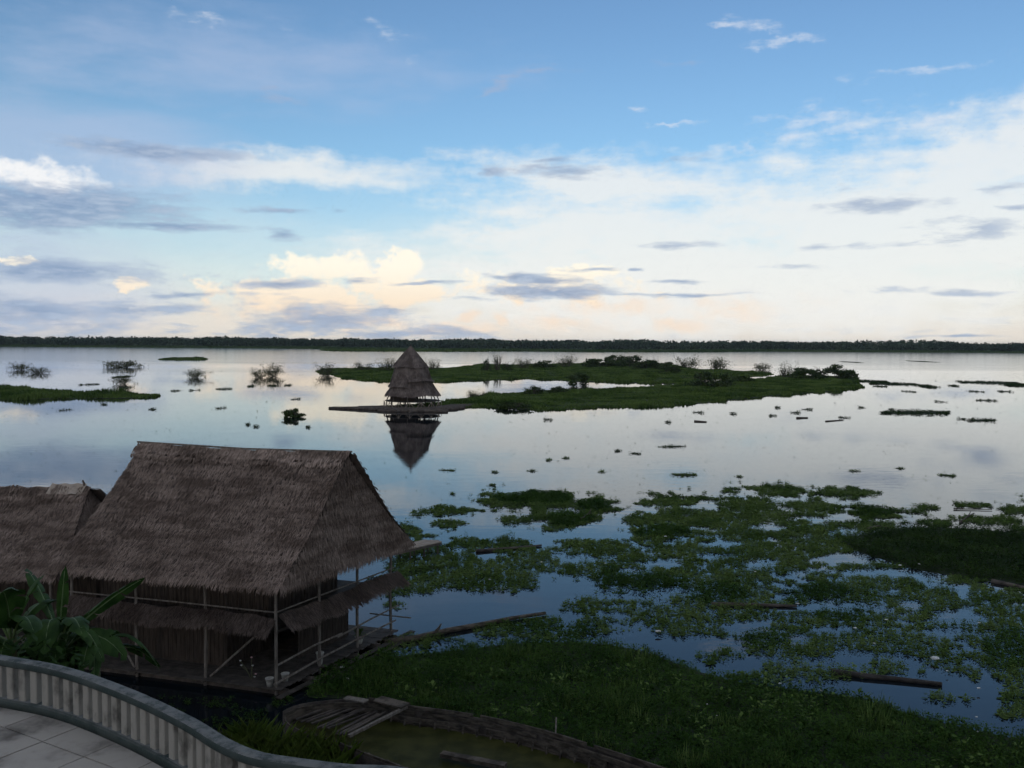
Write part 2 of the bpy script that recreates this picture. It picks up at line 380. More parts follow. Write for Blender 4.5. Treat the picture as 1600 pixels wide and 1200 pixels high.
def far_shore():
    xs = np.arange(-3200, 3201, 20.0)
    sh = 1470 + 90 * (fbm(xs / 400, xs * 0, 3) - .5) + 30 * (fbm(xs / 60, xs * 0, 9) - .5) * 2
    k = np.exp(-((xs - 60) / 330) ** 4); sh -= 190 * k          # the marsh comes nearer in the middle
    V = []; F = []
    for i, x in enumerate(xs): V += [(x, sh[i], -.3), (x, sh[i] + 3, .35), (x, 1700, .9), (x, S_, 1.0)]
    n = len(xs)
    for i in range(n - 1):
        for j in range(3): F.append((i * 4 + j, (i + 1) * 4 + j, (i + 1) * 4 + j + 1, i * 4 + j + 1))
    tag(link('far_shore_ground', fast_mesh('far_shore_ground', V, F), MT['marsh']), 'flat far shore under the forest', kind='structure')
    shore = lambda x: np.interp(x, xs, sh)
    # forest: leafy crowns in several rows
    r = np.random.default_rng(5); CV = []
    N = 3600
    x = r.uniform(-1500, 1500, N); row = r.integers(0, 5, N); y = 1585 + row * 16 + r.uniform(-8, 8, N) + 35 * (fbm(x / 220, x * 0, 31) - .5)
    hgt = 8.0 + 8.5 * (fbm(x / 75, y / 75, 12) ) * 1.2 + r.normal(0, .8, N) + (r.random(N) < .02) * 2.5 + row * .7
    wid = r.uniform(4.5, 9.5, N)
    q = 42
    ph = r.uniform(0, 2 * np.pi, (N, q)); ct = r.uniform(-1, 1, (N, q)); st = np.sqrt(1 - ct ** 2); rr = r.uniform(.75, 1.05, (N, q))
    cz = hgt * .66
    c = np.stack([x[:, None] + wid[:, None] * st * np.cos(ph) * rr, y[:, None] + wid[:, None] * st * np.sin(ph) * rr, cz[:, None] + (hgt * .38)[:, None] * ct * rr], -1).reshape(-1, 3)
    lo = np.stack([np.repeat(x, 8) + r.normal(0, 4, N * 8), np.repeat(y, 8) + r.normal(0, 3, N * 8) - 3, r.uniform(.5, 9, N * 8)], -1)
    c = np.concatenate([c, lo]); n = len(c)
    a = r.normal(0, 1, (n, 3)); a /= np.linalg.norm(a, axis=1)[:, None]; b = np.cross(a, r.normal(0, 1, (n, 3))); b /= np.linalg.norm(b, axis=1)[:, None]
    s = r.uniform(1.0, 2.3, n)[:, None]
    V = np.stack([c + a * s, c - a * s * .5 + b * s * .9, c - a * s * .5 - b * s * .9], 1).reshape(-1, 3)
    tag(link('forest', fast_mesh('forest', V, np.arange(n * 3).reshape(-1, 3)), MT['forest']), 'dark band of rainforest along the far shore', 'forest', kind='stuff')
    # reeds and low scrub in front of it
    n = 60000
    x = r.uniform(-1400, 1400, n); y = shore(x) + 2 + r.random(n) ** 1.3 * 150
    hh = r.uniform(.8, 2.6, n) * (0.5 + 1.1 * fbm(x / 30, y / 30, 77)); w = r.uniform(.8, 2.0, n)
    z0 = np.full(n, .0)
    V = np.stack([np.stack([x - w, y, z0], -1), np.stack([x + w, y + r.uniform(-1, 1, n), z0], -1), np.stack([x + r.normal(0, .8, n), y, z0 + hh + .5], -1)], 1).reshape(-1, 3)
    tag(link('marsh_reeds', fast_mesh('marsh_reeds', V, np.arange(n * 3).reshape(-1, 3)), MT['marsh']), 'green strip of reeds in front of the far forest', 'reeds', kind='stuff')
far_shore()

# ------------------------------------------------------------------ islands of grass on the river
def smooth_poly(pts, n=6):
    P = np.array(pts, float); out = []
    for i in range(len(P)):
        p0, p1, p2, p3 = P[i - 1], P[i], P[(i + 1) % len(P)], P[(i + 2) % len(P)]
        for t in np.arange(n) / n:
            out.append(.5 * ((2 * p1) + (-p0 + p2) * t + (2 * p0 - 5 * p1 + 4 * p2 - p3) * t * t + (-p0 + 3 * p1 - 3 * p2 + p3) * t ** 3))
    return np.array(out)

def grass_island(name, pix, label, dens, hmin, hmax, seed, wid=.30):
    r = np.random.default_rng(seed)
    P = smooth_poly([on_z(*p)[:2] for p in pix]); c0 = P.mean(0)
    P = P + (r.random(P.shape) - .5) * np.linalg.norm(P - c0, axis=1)[:, None] * .02
    lo, hi = P.min(0), P.max(0)
    n = int(min((hi[0] - lo[0]) * (hi[1] - lo[1]) * dens, 400000))
    x = r.uniform(lo[0] - 1, hi[0] + 1, n); y = r.uniform(lo[1] - 1, hi[1] + 1, n)
    jx = x + 2.0 * (fbm(x / 3, y / 3, seed) - .5); jy = y + 5.0 * (fbm(x / 3, y / 5, seed + 5) - .5)
    k = in_poly(jx, jy, P); x, y = x[k], y[k]; n = len(x)
    hh = r.uniform(hmin, hmax, n) * (.35 + 3.2 * np.clip(fbm(x / 6, y / 12, seed + 2) - .25, 0, 1) ** 1.6); w = wid * r.uniform(.6, 1.4, n); a = r.uniform(0, np.pi, n)
    lx, ly = r.normal(0, .3, n) * hh, r.normal(0, .3, n) * hh
    V = np.stack([np.stack([x - w * np.cos(a), y - w * np.sin(a), np.zeros(n)], -1), np.stack([x + w * np.cos(a), y + w * np.sin(a), np.zeros(n)], -1), np.stack([x + lx, y + ly, hh], -1)], 1).reshape(-1, 3)
    o = tag(link(name, fast_mesh(name, V, np.arange(n * 3).reshape(-1, 3)), MT['island']), label, 'grass', kind='stuff')
    m = MB(); q = len(P); Q = c0 + (P - c0) * .985
    m.add([(p[0], p[1], -.1) for p in P] + [(p[0], p[1], .12) for p in Q], [tuple(range(q, 2 * q))] + [(i, (i + 1) % q, q + (i + 1) % q, q + i) for i in range(q)])
    u = m.build('root_mat', MT['island_under'], o); u['kind'] = 'stuff'
    return P
IA = [(496, 580), (540, 576), (620, 575), (700, 575), (752, 570), (830, 570), (905, 568), (1000, 566), (1055, 571), (1080, 576), (1140, 579), (1205, 584), (1170, 589), (1100, 593), (1070, 599), (1010, 599), (950, 597), (880, 595), (800, 592), (700, 597), (640, 597), (560, 594), (520, 587)]
IB = [(575, 637), (640, 633), (700, 628), (745, 620), (800, 615), (860, 610), (940, 608), (1010, 605), (1060, 602), (1090, 599), (1130, 596), (1190, 592), (1225, 588), (1265, 588), (1330, 589), (1346, 602), (1330, 609), (1250, 615), (1180, 621), (1100, 630), (1020, 636), (940, 637), (870, 641), (790, 639), (735, 636), (690, 637), (640, 641)]
grass_island('grass_island', IA, 'long green grass island behind the thatched tower', 7.0, .3, .9, 11, .34)
grass_island('grass_island', IB, 'green grass island stretching towards the viewer beside the thatched tower', 10.0, .35, .95, 12, .26)
grass_island('grass_island', [(-60, 606), (0, 606), (60, 609), (130, 614), (200, 617), (247, 618), (225, 622), (120, 623), (0, 625), (-60, 626)], 'thin green grass spit entering from the left edge', 10.0, .5, 1.3, 13, .25)
grass_island('grass_island', [(500, 547.3), (570, 546.6), (660, 547), (760, 547), (820, 548), (740, 549.6), (640, 549.4), (540, 549)], 'distant flat reed bank just before the far shore', 1.0, 1.0, 2.2, 16, .9)
grass_island('grass_island', [(248, 561.5), (275, 559.5), (320, 560), (318, 562.5), (270, 563)], 'sliver of grass alone on the far left water', 3, .5, 1.1, 17, .4)

# ------------------------------------------------------------------ bushes
def bush(px, py, wpx, hpx, kind, label, seed):
    r = np.random.default_rng(seed); b = on_z(px, py); sc = b[1] / FPX; W = wpx * sc; H = hpx * sc
    dry = kind != 'dense'
    o = thing('bush', b, label, 'bush', 'bushes standing in the flooded river')
    m = MB(); tips = []
    for i in range(14 if dry else 6):
        a = r.uniform(0, 2 * math.pi); e = np.array([math.cos(a) * W * .5 * r.uniform(.3, 1), math.sin(a) * W * .4 * r.uniform(.2, 1), H * r.uniform(.55, 1.02)])
        s0 = b + np.array([e[0] * .35, e[1] * .35, -.1]); mid = s0 + (b + e - s0) * .5 + r.normal(0, .06 * W, 3) * [1, 1, .3]
        rr = .02 * H + .03
        m.tube([s0, mid, b + e], [rr, rr * .7, rr * .3], 4); tips += [mid, b + e]
        for _ in range(2):
            f = mid + r.normal(0, 1, 3) * [W * .2, W * .15, H * .22]; f[2] = max(f[2], .1); m.tube([mid, f], [rr * .5, rr * .2], 3); tips.append(f)
    m.build('stems', MT['twig'], o)
    n = 1500 if dry else 2200
    if dry:
        T = np.array(tips); c = T[r.integers(0, len(T), n)] + r.normal(0, 1, (n, 3)) * [W * .085, W * .08, H * .13]
        s = r.uniform(.5, 1.1, n) * max(.12, .026 * W)
    else:
        nl = 22; lx = r.uniform(-.42, .42, nl); lc = np.stack([lx * W, r.uniform(-.3, .3, nl) * W, r.uniform(.05, .85, nl) * (1 - 1.1 * np.abs(lx)) * H], -1); ls = r.uniform(.07, .19, nl)
        k = r.integers(0, nl, n); d = r.normal(0, 1, (n, 3)); d /= np.linalg.norm(d, axis=1)[:, None]
        c = b + lc[k] + d * (ls[k] * r.uniform(.3, 1.25, n))[:, None] * [W, W * .8, H * 1.1]
        s = r.uniform(.6, 1.2, n) * max(.2, .034 * W)
    c[:, 2] = np.abs(c[:, 2] - .05) + .05
    a = r.normal(0, 1, (n, 3)); a /= np.linalg.norm(a, axis=1)[:, None]; e = np.cross(a, r.normal(0, 1, (n, 3))); e /= np.linalg.norm(e, axis=1)[:, None]
    s = s[:, None]; V = np.stack([c + a * s, c + e * s * .5, c - a * s, c - e * s * .5], 1).reshape(-1, 3)
    link('crown', fast_mesh('crown', V, np.arange(n * 4).reshape(-1, 4)), MT['bush_dry' if dry else 'bush'], o)
BUSHES = [
    (32, 578, 30, 11, 'dry', 'low drowned twigs nearest the left edge of the far water'),
    (60, 583, 30, 9, 'dry', 'flat tangle of drowned twigs just right of the leftmost one'),
    (192, 574, 50, 9, 'dry', 'wide flat drowned bush, upper of two in a column on left water'),
    (190, 600, 34, 13, 'dry', 'small drowned bush, lower of two in a column on left water'),
    (305, 590, 34, 13, 'dry', 'lone rounded bush on open water between left twigs and larger bush'),
    (404, 590, 30, 13, 'dry', 'smaller left half of the bush pair left of the long island'),
    (428, 588, 40, 18, 'dry', 'larger right half of the bush pair left of the long island'),
    (508, 586, 34, 17, 'dry', 'sparse bush at the left tip of the long island'),
    (570, 580, 34, 14, 'dry', 'sparse grey bush on the long island left of the tower'),
    (602, 580, 34, 20, 'dry', 'taller grey bush touching the left side of the tower roof'),
    (676, 578, 24, 18, 'dry', 'grey bush peeking out right of the tower roof'),
    (461, 652, 34, 16, 'dense', 'lone green bush in open water left of the tower raft'),
    (760, 582, 17, 25, 'dense', 'tall narrow dark shrub on the long island right of the tower'),
    (778, 580, 20, 26, 'dry', 'tall thin twiggy shrub beside the narrow dark shrub'),
    (792, 580, 20, 17, 'dense', 'short dark shrub right of the twiggy shrub on the long island'),
    (818, 576, 34, 15, 'dry', 'low grey shrub on the long island before the larger thickets'),
    (887, 574, 34, 18, 'dry', 'pale feathery shrub midway along the back of the long island'),
    (938, 574, 60, 17, 'dense', 'broad dark thicket midway along the back of the long island'),
    (905, 599, 38, 20, 'dense', 'rounded dark bush at the front edge of the long island'),
    (990, 574, 55, 19, 'dense', 'broad thicket near the right end of the long island'),
    (1024, 578, 34, 20, 'dense', 'last thicket at the right end of the long island'),
    (1077, 576, 42, 17, 'dry', 'first feathery bush in water right of the long island'),
    (1122, 579, 42, 18, 'dry', 'second feathery bush in water right of the long island'),
    (1113, 605, 68, 30, 'dense', 'big dark rounded bush in the middle of the front island'),
    (1190, 578, 30, 9, 'dry', 'low scrub on open water left of the far right thicket'),
    (1228, 590, 34, 22, 'dry', 'bare spindly tree left of the right hand thicket'),
    (1256, 592, 52, 20, 'dense', 'left part of the thicket at the right end of the front island'),
    (1302, 593, 70, 25, 'dense', 'largest domed thicket at the right tip of the front island'),
    (835, 617, 34, 15, 'dense', 'leafy bush on the back edge of the front island near the tower'),
    (872, 614, 30, 12, 'dense', 'lower bush right of the leafy one on the front island'),
    (852, 575, 40, 13, 'dense', 'low thicket left of the pale feathery shrub on the long island'),
    (963, 572, 54, 19, 'dense', 'tall thicket between the two broad ones on the long island'),
    (1010, 578, 50, 23, 'dense', 'highest thicket near the right end of the long island'),
    (1045, 584, 36, 22, 'dense', 'dark bush where the long island narrows at its right end'),
    (800, 638, 56, 12, 'dense', 'low dark bush on the front shore of the front island near the tower'),
    (1160, 598, 40, 13, 'dense', 'low bush right of the big dark rounded bush'),
    (745, 622, 30, 11, 'dry', 'weedy scrub where the front island meets the tower'),
]
for i, b in enumerate(BUSHES): bush(*b, seed=100 + i)

# ------------------------------------------------------------------ floating plants
ROS = 0
def rosettes(name, x, y, size, tall, mat, label, cat, seed, leaves=8, under=None, kind='stuff', group=None):
    """leafy rosettes of floating plants at the points x, y"""
    r = np.random.default_rng(seed); n = len(x); k = leaves
    X = np.repeat(x, k); Y = np.repeat(y, k); S = np.repeat(size, k); T = np.repeat(tall, k); N = n * k
    ph = r.uniform(0, 2 * np.pi, N); rad = S * r.uniform(.1, 1.0, N); h = .03 + T * r.uniform(.15, 1.0, N); ti = r.uniform(-.3, 1.15, N)
    l = S * r.uniform(.35, .62, N); w = l * r.uniform(.5, .8, N)
    c = np.stack([X + rad * np.cos(ph), Y + rad * np.sin(ph), h], -1)
    d = np.stack([np.cos(ph) * np.cos(ti), np.sin(ph) * np.cos(ti), np.sin(ti)], -1) * (l / 2)[:, None]
    s = np.stack([-np.sin(ph), np.cos(ph), r.normal(0, .25, N)], -1) * (w / 2)[:, None]
    c[:, 2] = np.maximum(c[:, 2], np.abs(d[:, 2]) + .015)
    V = np.stack([c - d, c + s + d * .15, c + d, c - s + d * .15], 1).reshape(-1, 3)
    base = np.arange(N * 4).reshape(-1, 4)
    if under:       # floating stalks and roots: small flat pads that close most of the water between leaves
        q = under; px_ = np.repeat(x, q) + r.normal(0, 1, n * q) * np.repeat(size, q) * .5; py_ = np.repeat(y, q) + r.normal(0, 1, n * q) * np.repeat(size, q) * .5
        a = r.uniform(0, 6.28, n * q); rr = np.repeat(size, q) * r.uniform(.25, .5, n * q); z = .012 + r.uniform(0, .02, n * q)
        U = np.stack([np.stack([px_ + rr * np.cos(a + j * np.pi / 2), py_ + rr * np.sin(a + j * np.pi / 2), z + (.01 if j % 2 else 0)], -1) for j in range(4)], 1).reshape(-1, 3)
        base = np.concatenate([base, np.arange(len(U)).reshape(-1, 4) + len(V)]); V = np.concatenate([V, U])
    me = fast_mesh(name, V, base)
    return tag(link(name, me, mat), label, cat, group, kind)

def scatter(xr, yr, dens, seed):
    r = np.random.default_rng(seed); n = int((xr[1] - xr[0]) * (yr[1] - yr[0]) * dens)
    return r.uniform(*xr, n), r.uniform(*yr, n), r
def pix_of(x, y): return project(np.stack([x, y, np.zeros_like(x)], -1))
def ell(px, py, E):
    f = np.full(px.shape, -9.0)
    for cx, cy, rx, ry, *w in E:
        f = np.maximum(f, (w[0] if w else 1.0) * (1 - np.sqrt(((px - cx) / rx) ** 2 + ((py - cy) / ry) ** 2)))
    return f

BED = [(470, 1085), (520, 1040), (575, 1030), (640, 1022), (700, 1018), (770, 1008), (860, 1003), (950, 1007), (1015, 1020), (1075, 1043), (1150, 1064), (1250, 1078), (1340, 1090), (1420, 1115), (1500, 1135), (1620, 1160), (1800, 1190), (1800, 1330), (1300, 1330), (1080, 1230), (930, 1170), (780, 1130), (640, 1108), (600, 1098), (520, 1092)]
DENSE = [(1315, 846), (1360, 832), (1430, 824), (1520, 826), (1600, 832), (1760, 836), (1760, 930), (1600, 915), (1530, 906), (1440, 892), (1370, 872), (1335, 860)]
MATS = [(835, 780, 75, 15, 1.3), (925, 790, 40, 17), (850, 806, 60, 11), (890, 817, 48, 14), (710, 799, 46, 7), (697, 822, 24, 10), (715, 847, 42, 11), (790, 850, 45, 9), (1045, 784, 55, 8), (1000, 812, 30, 10),
        (1030, 833, 78, 17), (1070, 800, 40, 10), (690, 880, 95, 30), (700, 905, 85, 40), (640, 910, 40, 30), (830, 880, 85, 34), (800, 905, 60, 25), (985, 900, 130, 55, 1.1), (930, 860, 60, 22), (1090, 880, 120, 70), (1190, 850, 130, 70), (1130, 930, 130, 50),
        (1290, 850, 60, 40), (1215, 765, 45, 12), (1310, 771, 48, 9), (1260, 791, 62, 9), (1365, 802, 44, 13), (1440, 796, 34, 10), (1520, 789, 34, 6), (1590, 798, 30, 7), (1545, 815, 70, 8), (1180, 790, 60, 14), (1120, 815, 70, 20), (1330, 822, 60, 10), (1470, 815, 50, 9),
        (1380, 920, 150, 52), (1260, 920, 100, 45), (1330, 970, 130, 34), (1490, 940, 110, 50), (1580, 960, 80, 60), (1570, 1030, 75, 70), (1600, 1110, 60, 70), (1440, 1000, 80, 34), (1480, 1040, 80, 24), (1030, 965, 90, 34), (920, 945, 45, 22), (1110, 975, 80, 24), (930, 985, 30, 9),
        (1190, 1000, 52, 22, 1.2), (1125, 1028, 30, 13, 1.2), (1275, 1018, 60, 16), (1330, 1052, 75, 14), (1235, 1020, 40, 10), (1212, 1043, 24, 6), (1175, 1062, 46, 9), (1455, 1090, 36, 10), (1380, 1045, 50, 14), (860, 984, 85, 24, 1.4), (770, 990, 30, 14), (690, 1000, 60, 10, .9), (620, 1003, 40, 12), (760, 1003, 80, 12),
        (640, 830, 20, 10), (668, 860, 40, 16), (645, 870, 30, 30), (1640, 870, 80, 60), (1680, 1000, 90, 90), (1720, 1120, 90, 60)]
HOLES = [(750, 950, 120, 30), (850, 930, 50, 14), (980, 893, 30, 9), (1040, 882, 40, 8), (1190, 880, 44, 8), (1110, 870, 40, 8), (1330, 872, 60, 12, 1.2), (1420, 895, 90, 10, 1.2), (1200, 825, 40, 8), (1000, 1000, 90, 10), (1150, 1040, 40, 14), (1160, 982, 50, 14), (1300, 985, 40, 8), (1250, 1000, 20, 12),
         (1505, 925, 16, 20), (1490, 960, 45, 16), (1470, 990, 40, 10), (1430, 1075, 110, 22), (1540, 1090, 30, 50), (930, 835, 60, 10), (760, 870, 22, 8), (880, 915, 40, 10), (1430, 945, 24, 10), (1395, 925, 16, 8), (1055, 925, 50, 8), (1230, 950, 50, 6), (1075, 1010, 60, 14), (1370, 1075, 60, 10), (1130, 850, 46, 6), (700, 925, 25, 7), (665, 935, 50, 8)]

TALL = [(835, 778, 62, 11), (985, 915, 95, 22), (925, 790, 30, 10), (890, 812, 40, 10), (860, 984, 70, 16), (1190, 1000, 45, 16), (1265, 928, 60, 18), (1365, 802, 36, 10), (1120, 930, 60, 14), (1040, 832, 50, 9), (1320, 955, 60, 16), (1580, 1010, 50, 40)]
def build_mats():
    # the loose carpet
    x, y, r = scatter((-9, 72), (36, 98), 24.0, 21)
    px, py = pix_of(x, y)
    n1 = fbm(x / 2.2, y / 3.0, 4) - .5; n2 = fbm(x / .7, y / .8, 8, 3) - .5
    f = ell(px, py, MATS) + n1 * 1.9 + n2 * 1.3 + (fbm(x / 5, y / 1.6, 71) - .5) * 1.2
    f = f - np.maximum(ell(px, py, HOLES) + n1 * .6, 0) * 2.2
    dense_m = in_poly(px, py, DENSE); bed_m = in_poly(px, py, BED)
    k = (f > .15) & ~dense_m & ~bed_m
    big = 0.155 + .08 * np.clip((y - 45) / 40, 0, 1)
    tallm = np.clip(ell(px, py, TALL) + n1, 0, 1); tl = .08 + .26 * np.clip(fbm(x / 3, y / 4, 44) * 2 - .7, 0, 1) + .4 * tallm
    k3 = k & (tallm > .12); k = k & ~k3
    rosettes('tall_hyacinth', x[k3], y[k3], (big * r.uniform(.8, 1.4, len(x)))[k3], tl[k3], MT['leaf_lush'], 'taller darker tufts standing out of the plant carpet', 'water plants', 6, 10, 5)
    rosettes('water_hyacinth', x[k], y[k], (big * r.uniform(.5, 1.2, len(x)) ** 1 * np.where(r.random(len(x)) < .08, 1.7, 1))[k], tl[k], MT['leaf'], 'broken carpet of floating water plants on the near river', 'water plants', 1, 10, 5)
    # loose single plants round the edges
    k2 = (f > -.28) & (f <= .10) & (r.random(len(x)) < .03) & ~dense_m & ~bed_m
    rosettes('drifting_plants', x[k2], y[k2], np.full(k2.sum(), .20), np.full(k2.sum(), .12), MT['leaf'], 'scattered single plants drifting between the mats', 'water plants', 2, 8, 2)
    # the tall dark raft of plants at the right
    x, y, r = scatter((18, 66), (50, 76), 20, 22); px, py = pix_of(x, y)
    w = 14 * (fbm(x / 1.5, y / 2, 3) - .5); k = in_poly(px + w * 2, py + w, DENSE); x, y = x[k], y[k]; n = len(x)
    rosettes('water_hyacinth', x, y, r.uniform(.18, .3, n), .25 + .5 * fbm(x / 3, y / 4, 5), MT['leaf_dark'], 'tall dark raft of water plants at the right edge', 'water plants', 3, 10, 2)
    # the lush bed in front
    x, y, r = scatter((-12, 26), (31, 46), 36, 23); px, py = pix_of(x, y)
    w = 26 * (fbm(x / 1.2, y / 1.2, 6) - .5); k = in_poly(px + w, py + w * .7, BED); x, y = x[k], y[k]; n = len(x)
    rosettes('marsh_plants', x, y, r.uniform(.12, .24, n), .12 + .55 * fbm(x / 2.2, y / 2.2, 9) ** 1.3, MT['leaf_lush'], 'lush dark green bed of marsh plants in the foreground', 'water plants', 4, 10, 2)
    r = np.random.default_rng(77); x, y, _ = scatter((-12, 26), (31, 46), 60, 78); px, py = pix_of(x, y)
    pt = fbm(x / 1.6, y / 1.6, 33) + .25 * (fbm(x / .5, y / .5, 35) - .5); k = in_poly(px, py, BED) & (pt > .56); x, y, pt = x[k], y[k], pt[k]; n = len(x)
    h = r.uniform(.22, .55, n) * (.5 + (pt - .56) * 5); an = r.uniform(0, 6.28, n); ln = r.uniform(.15, .6, n)
    A = np.stack([x, y, 0 * x], -1); d = np.stack([np.cos(an) * ln, np.sin(an) * ln, np.ones(n)], -1) * h[:, None]; sd_ = np.stack([-np.sin(an), np.cos(an), 0 * an], -1) * .03
    V = np.stack([A - sd_, A + sd_, A + d], 1).reshape(-1, 3)
    tag(link('marsh_grass', fast_mesh('marsh_grass', V, np.arange(n * 3).reshape(-1, 3)), MT['leaf']), 'tufts of taller grass in the lush foreground bed', 'grass', kind='stuff')
    x, y, r = scatter((-12, 26), (31, 46), 1.6, 79); px, py = pix_of(x, y); k = in_poly(px, py, BED) & (fbm(x / 2, y / 2, 12) > .5); n = k.sum()
    rosettes('broad_leaf_plants', x[k], y[k], r.uniform(.28, .45, n), r.uniform(.3, .6, n), MT['leaf'], 'broad leaved plants rising from the foreground bed', 'water plants', 80, 8, None)
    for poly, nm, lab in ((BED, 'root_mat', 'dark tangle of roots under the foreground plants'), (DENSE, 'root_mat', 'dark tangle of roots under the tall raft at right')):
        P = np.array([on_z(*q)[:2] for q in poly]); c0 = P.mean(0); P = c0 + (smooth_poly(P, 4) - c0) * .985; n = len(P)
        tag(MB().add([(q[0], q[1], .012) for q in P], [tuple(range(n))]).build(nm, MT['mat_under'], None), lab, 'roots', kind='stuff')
build_mats()

# drifting clumps that can be told apart on the open water
CLUMPS = [(965, 705, 12), (992, 709, 20), (883, 716, 13), (1335, 736, 20), (1405, 732, 14), (1045, 660, 14), (345, 638, 14), (462, 624, 14), (387, 664, 12), (400, 667, 10), (855, 656, 18), (1540, 626, 38), (1502, 655, 12), (1215, 637, 14), (1243, 645, 20), (1207, 650, 12), (1320, 653, 24),
          (1345, 637, 10), (1260, 640, 22), (1090, 645, 22), (1146, 647, 12), (140, 601, 26), (198, 606, 14), (275, 611, 16), (305, 610, 14), (350, 608, 30), (392, 604, 18), (427, 603, 22), (450, 602, 16), (162, 632, 14), (240, 640, 16), (773, 738, 9), (706, 772, 7), (830, 736, 14), (857, 719, 10), (940, 737, 10), (1047, 770, 12), (1155, 745, 8), (1393, 640, 10), (1470, 628, 16), (1525, 612, 20), (1420, 612, 18), (1375, 604, 26), (100, 641, 12), (480, 668, 9), (1330, 566, 14), (1440, 565, 18), (1490, 603, 26), (1570, 612, 22)]
SPEC = [(1395, 600, 70, 6, 'ragged weed mat trailing off the right tip of the front island'), (1360, 596, 50, 5, 'weed mat against the right tip of the front island'), (1545, 598, 90, 6, 'low weed bank at the right edge of the river'), (1590, 602, 60, 5, 'second low weed bank cut off by the right edge'), (1450, 604, 40, 4, 'small weed mat between the island tip and the right bank'), (1430, 645, 120, 9, 'long ragged strip of floating plants off the right end of the island'), (1535, 657, 50, 5, 'narrow spindle of floating plants near the right edge'), (1068, 742, 40, 7, 'neat oval mat of floating plants on open water before the carpet'),
        (1480, 743, 24, 6, 'small dark oval mat on the open water at right'), (1050, 698, 46, 3, 'thin flat line of drift weed on the open mid river'), (1145, 764, 26, 5, 'small mat at the top edge of the plant carpet'), (190, 589, 20, 4, 'thin weed patch between the two left drowned bushes'), (700, 735, 26, 3, 'thin weed streak right of the tower reflection')]
def clump(px, py, w, h, label, group, seed, cat='water plants'):
    r = np.random.default_rng(seed); c = on_z(px, py); s = c[1] / FPX; f = c[1] / CAM_H
    Wd = w * s / 2; Dp = max(h * s * f / 2, .25); z = float(np.clip(.0026 * c[1], .16, .5)); n = int(np.clip(Wd * Dp * 5 / z ** 2 * .3, 14, 700))
    q = r.uniform(-1, 1, n); e = (1 - q ** 2) ** .8 * (.35 + 1.1 * fbm(q * 2.5 + seed, q * 0, seed)); sh = r.normal(0, .35)
    x = c[0] + q * Wd; y = c[1] + r.uniform(-1, 1, n) * e * Dp + sh * Dp * q
    lv = rosettes('leaves', x, y, np.full(n, z), z * r.uniform(.25, .9, n), MT['leaf_dark' if c[1] > 120 else 'leaf'], None, None, seed, 7, 2, None)
    m = 9; qs = np.linspace(-1, 1, m); V = []
    for k in (-.75, .75): V += [(c[0] + a * Wd * .97, c[1] + k * Dp * max((1 - a * a) ** .8, .06) * .8 + sh * Dp * a, .02) for a in qs]
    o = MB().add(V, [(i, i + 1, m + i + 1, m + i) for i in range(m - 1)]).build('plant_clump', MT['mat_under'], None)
    tag(o, label, cat, group); lv.parent = o
def clump_area(px, py):
    if px < 560: return 'adrift left of the tower', 'dark'
    if px > 1350 and py < 670: return 'adrift off the right end of the islands', 'dark'
    if py < 668: return 'adrift below the front island', 'dark'
    return 'adrift on open water before the plant carpet', 'leafy'
ORD = ['leftmost', 'second', 'third', 'fourth', 'fifth', 'sixth', 'seventh', 'eighth', 'ninth', 'tenth', 'eleventh', 'twelfth', 'thirteenth', 'fourteenth', 'fifteenth', 'sixteenth', 'seventeenth', 'eighteenth']
seen = {}
for i, (px, py, w) in enumerate(sorted(CLUMPS)):
    area, look = clump_area(px, py); k = seen[area] = seen.get(area, -1) + 1
    lab = '%s of the %s weed clumps %s' % (ORD[k] if k == 0 else ORD[k] + ' from left', look, area)
    clump(px, py, w * .8, 2.2, lab, 'weed clumps ' + area, 300 + i)
for i, (px, py, w, h, lab) in enumerate(SPEC): clump(px, py, w, h, lab, None, 400 + i)
def specks():
    r = np.random.default_rng(31); n = 1500
    px = r.uniform(-40, 1640, n); py = 552 + 250 * r.random(n) ** 1.1
    d = fbm(px / 120, py / 25, 51); k = d > .44; px, py = px[k], py[k]
    P = np.array([on_z(a, b) for a, b in zip(px, py)])
    k = np.ones(len(P), bool)
    P = P[P[:, 1] < 700]
    s = np.clip(.0013 * P[:, 1], .10, .5) * np.random.default_rng(3).uniform(.5, 1.4, len(P))
    rosettes('drift_specks', P[:, 0], P[:, 1], s, s * .5, MT['leaf_dark'], 'fine specks of drift weed strewn over the open river', 'drift weed', 32, 5, 2)
specks()

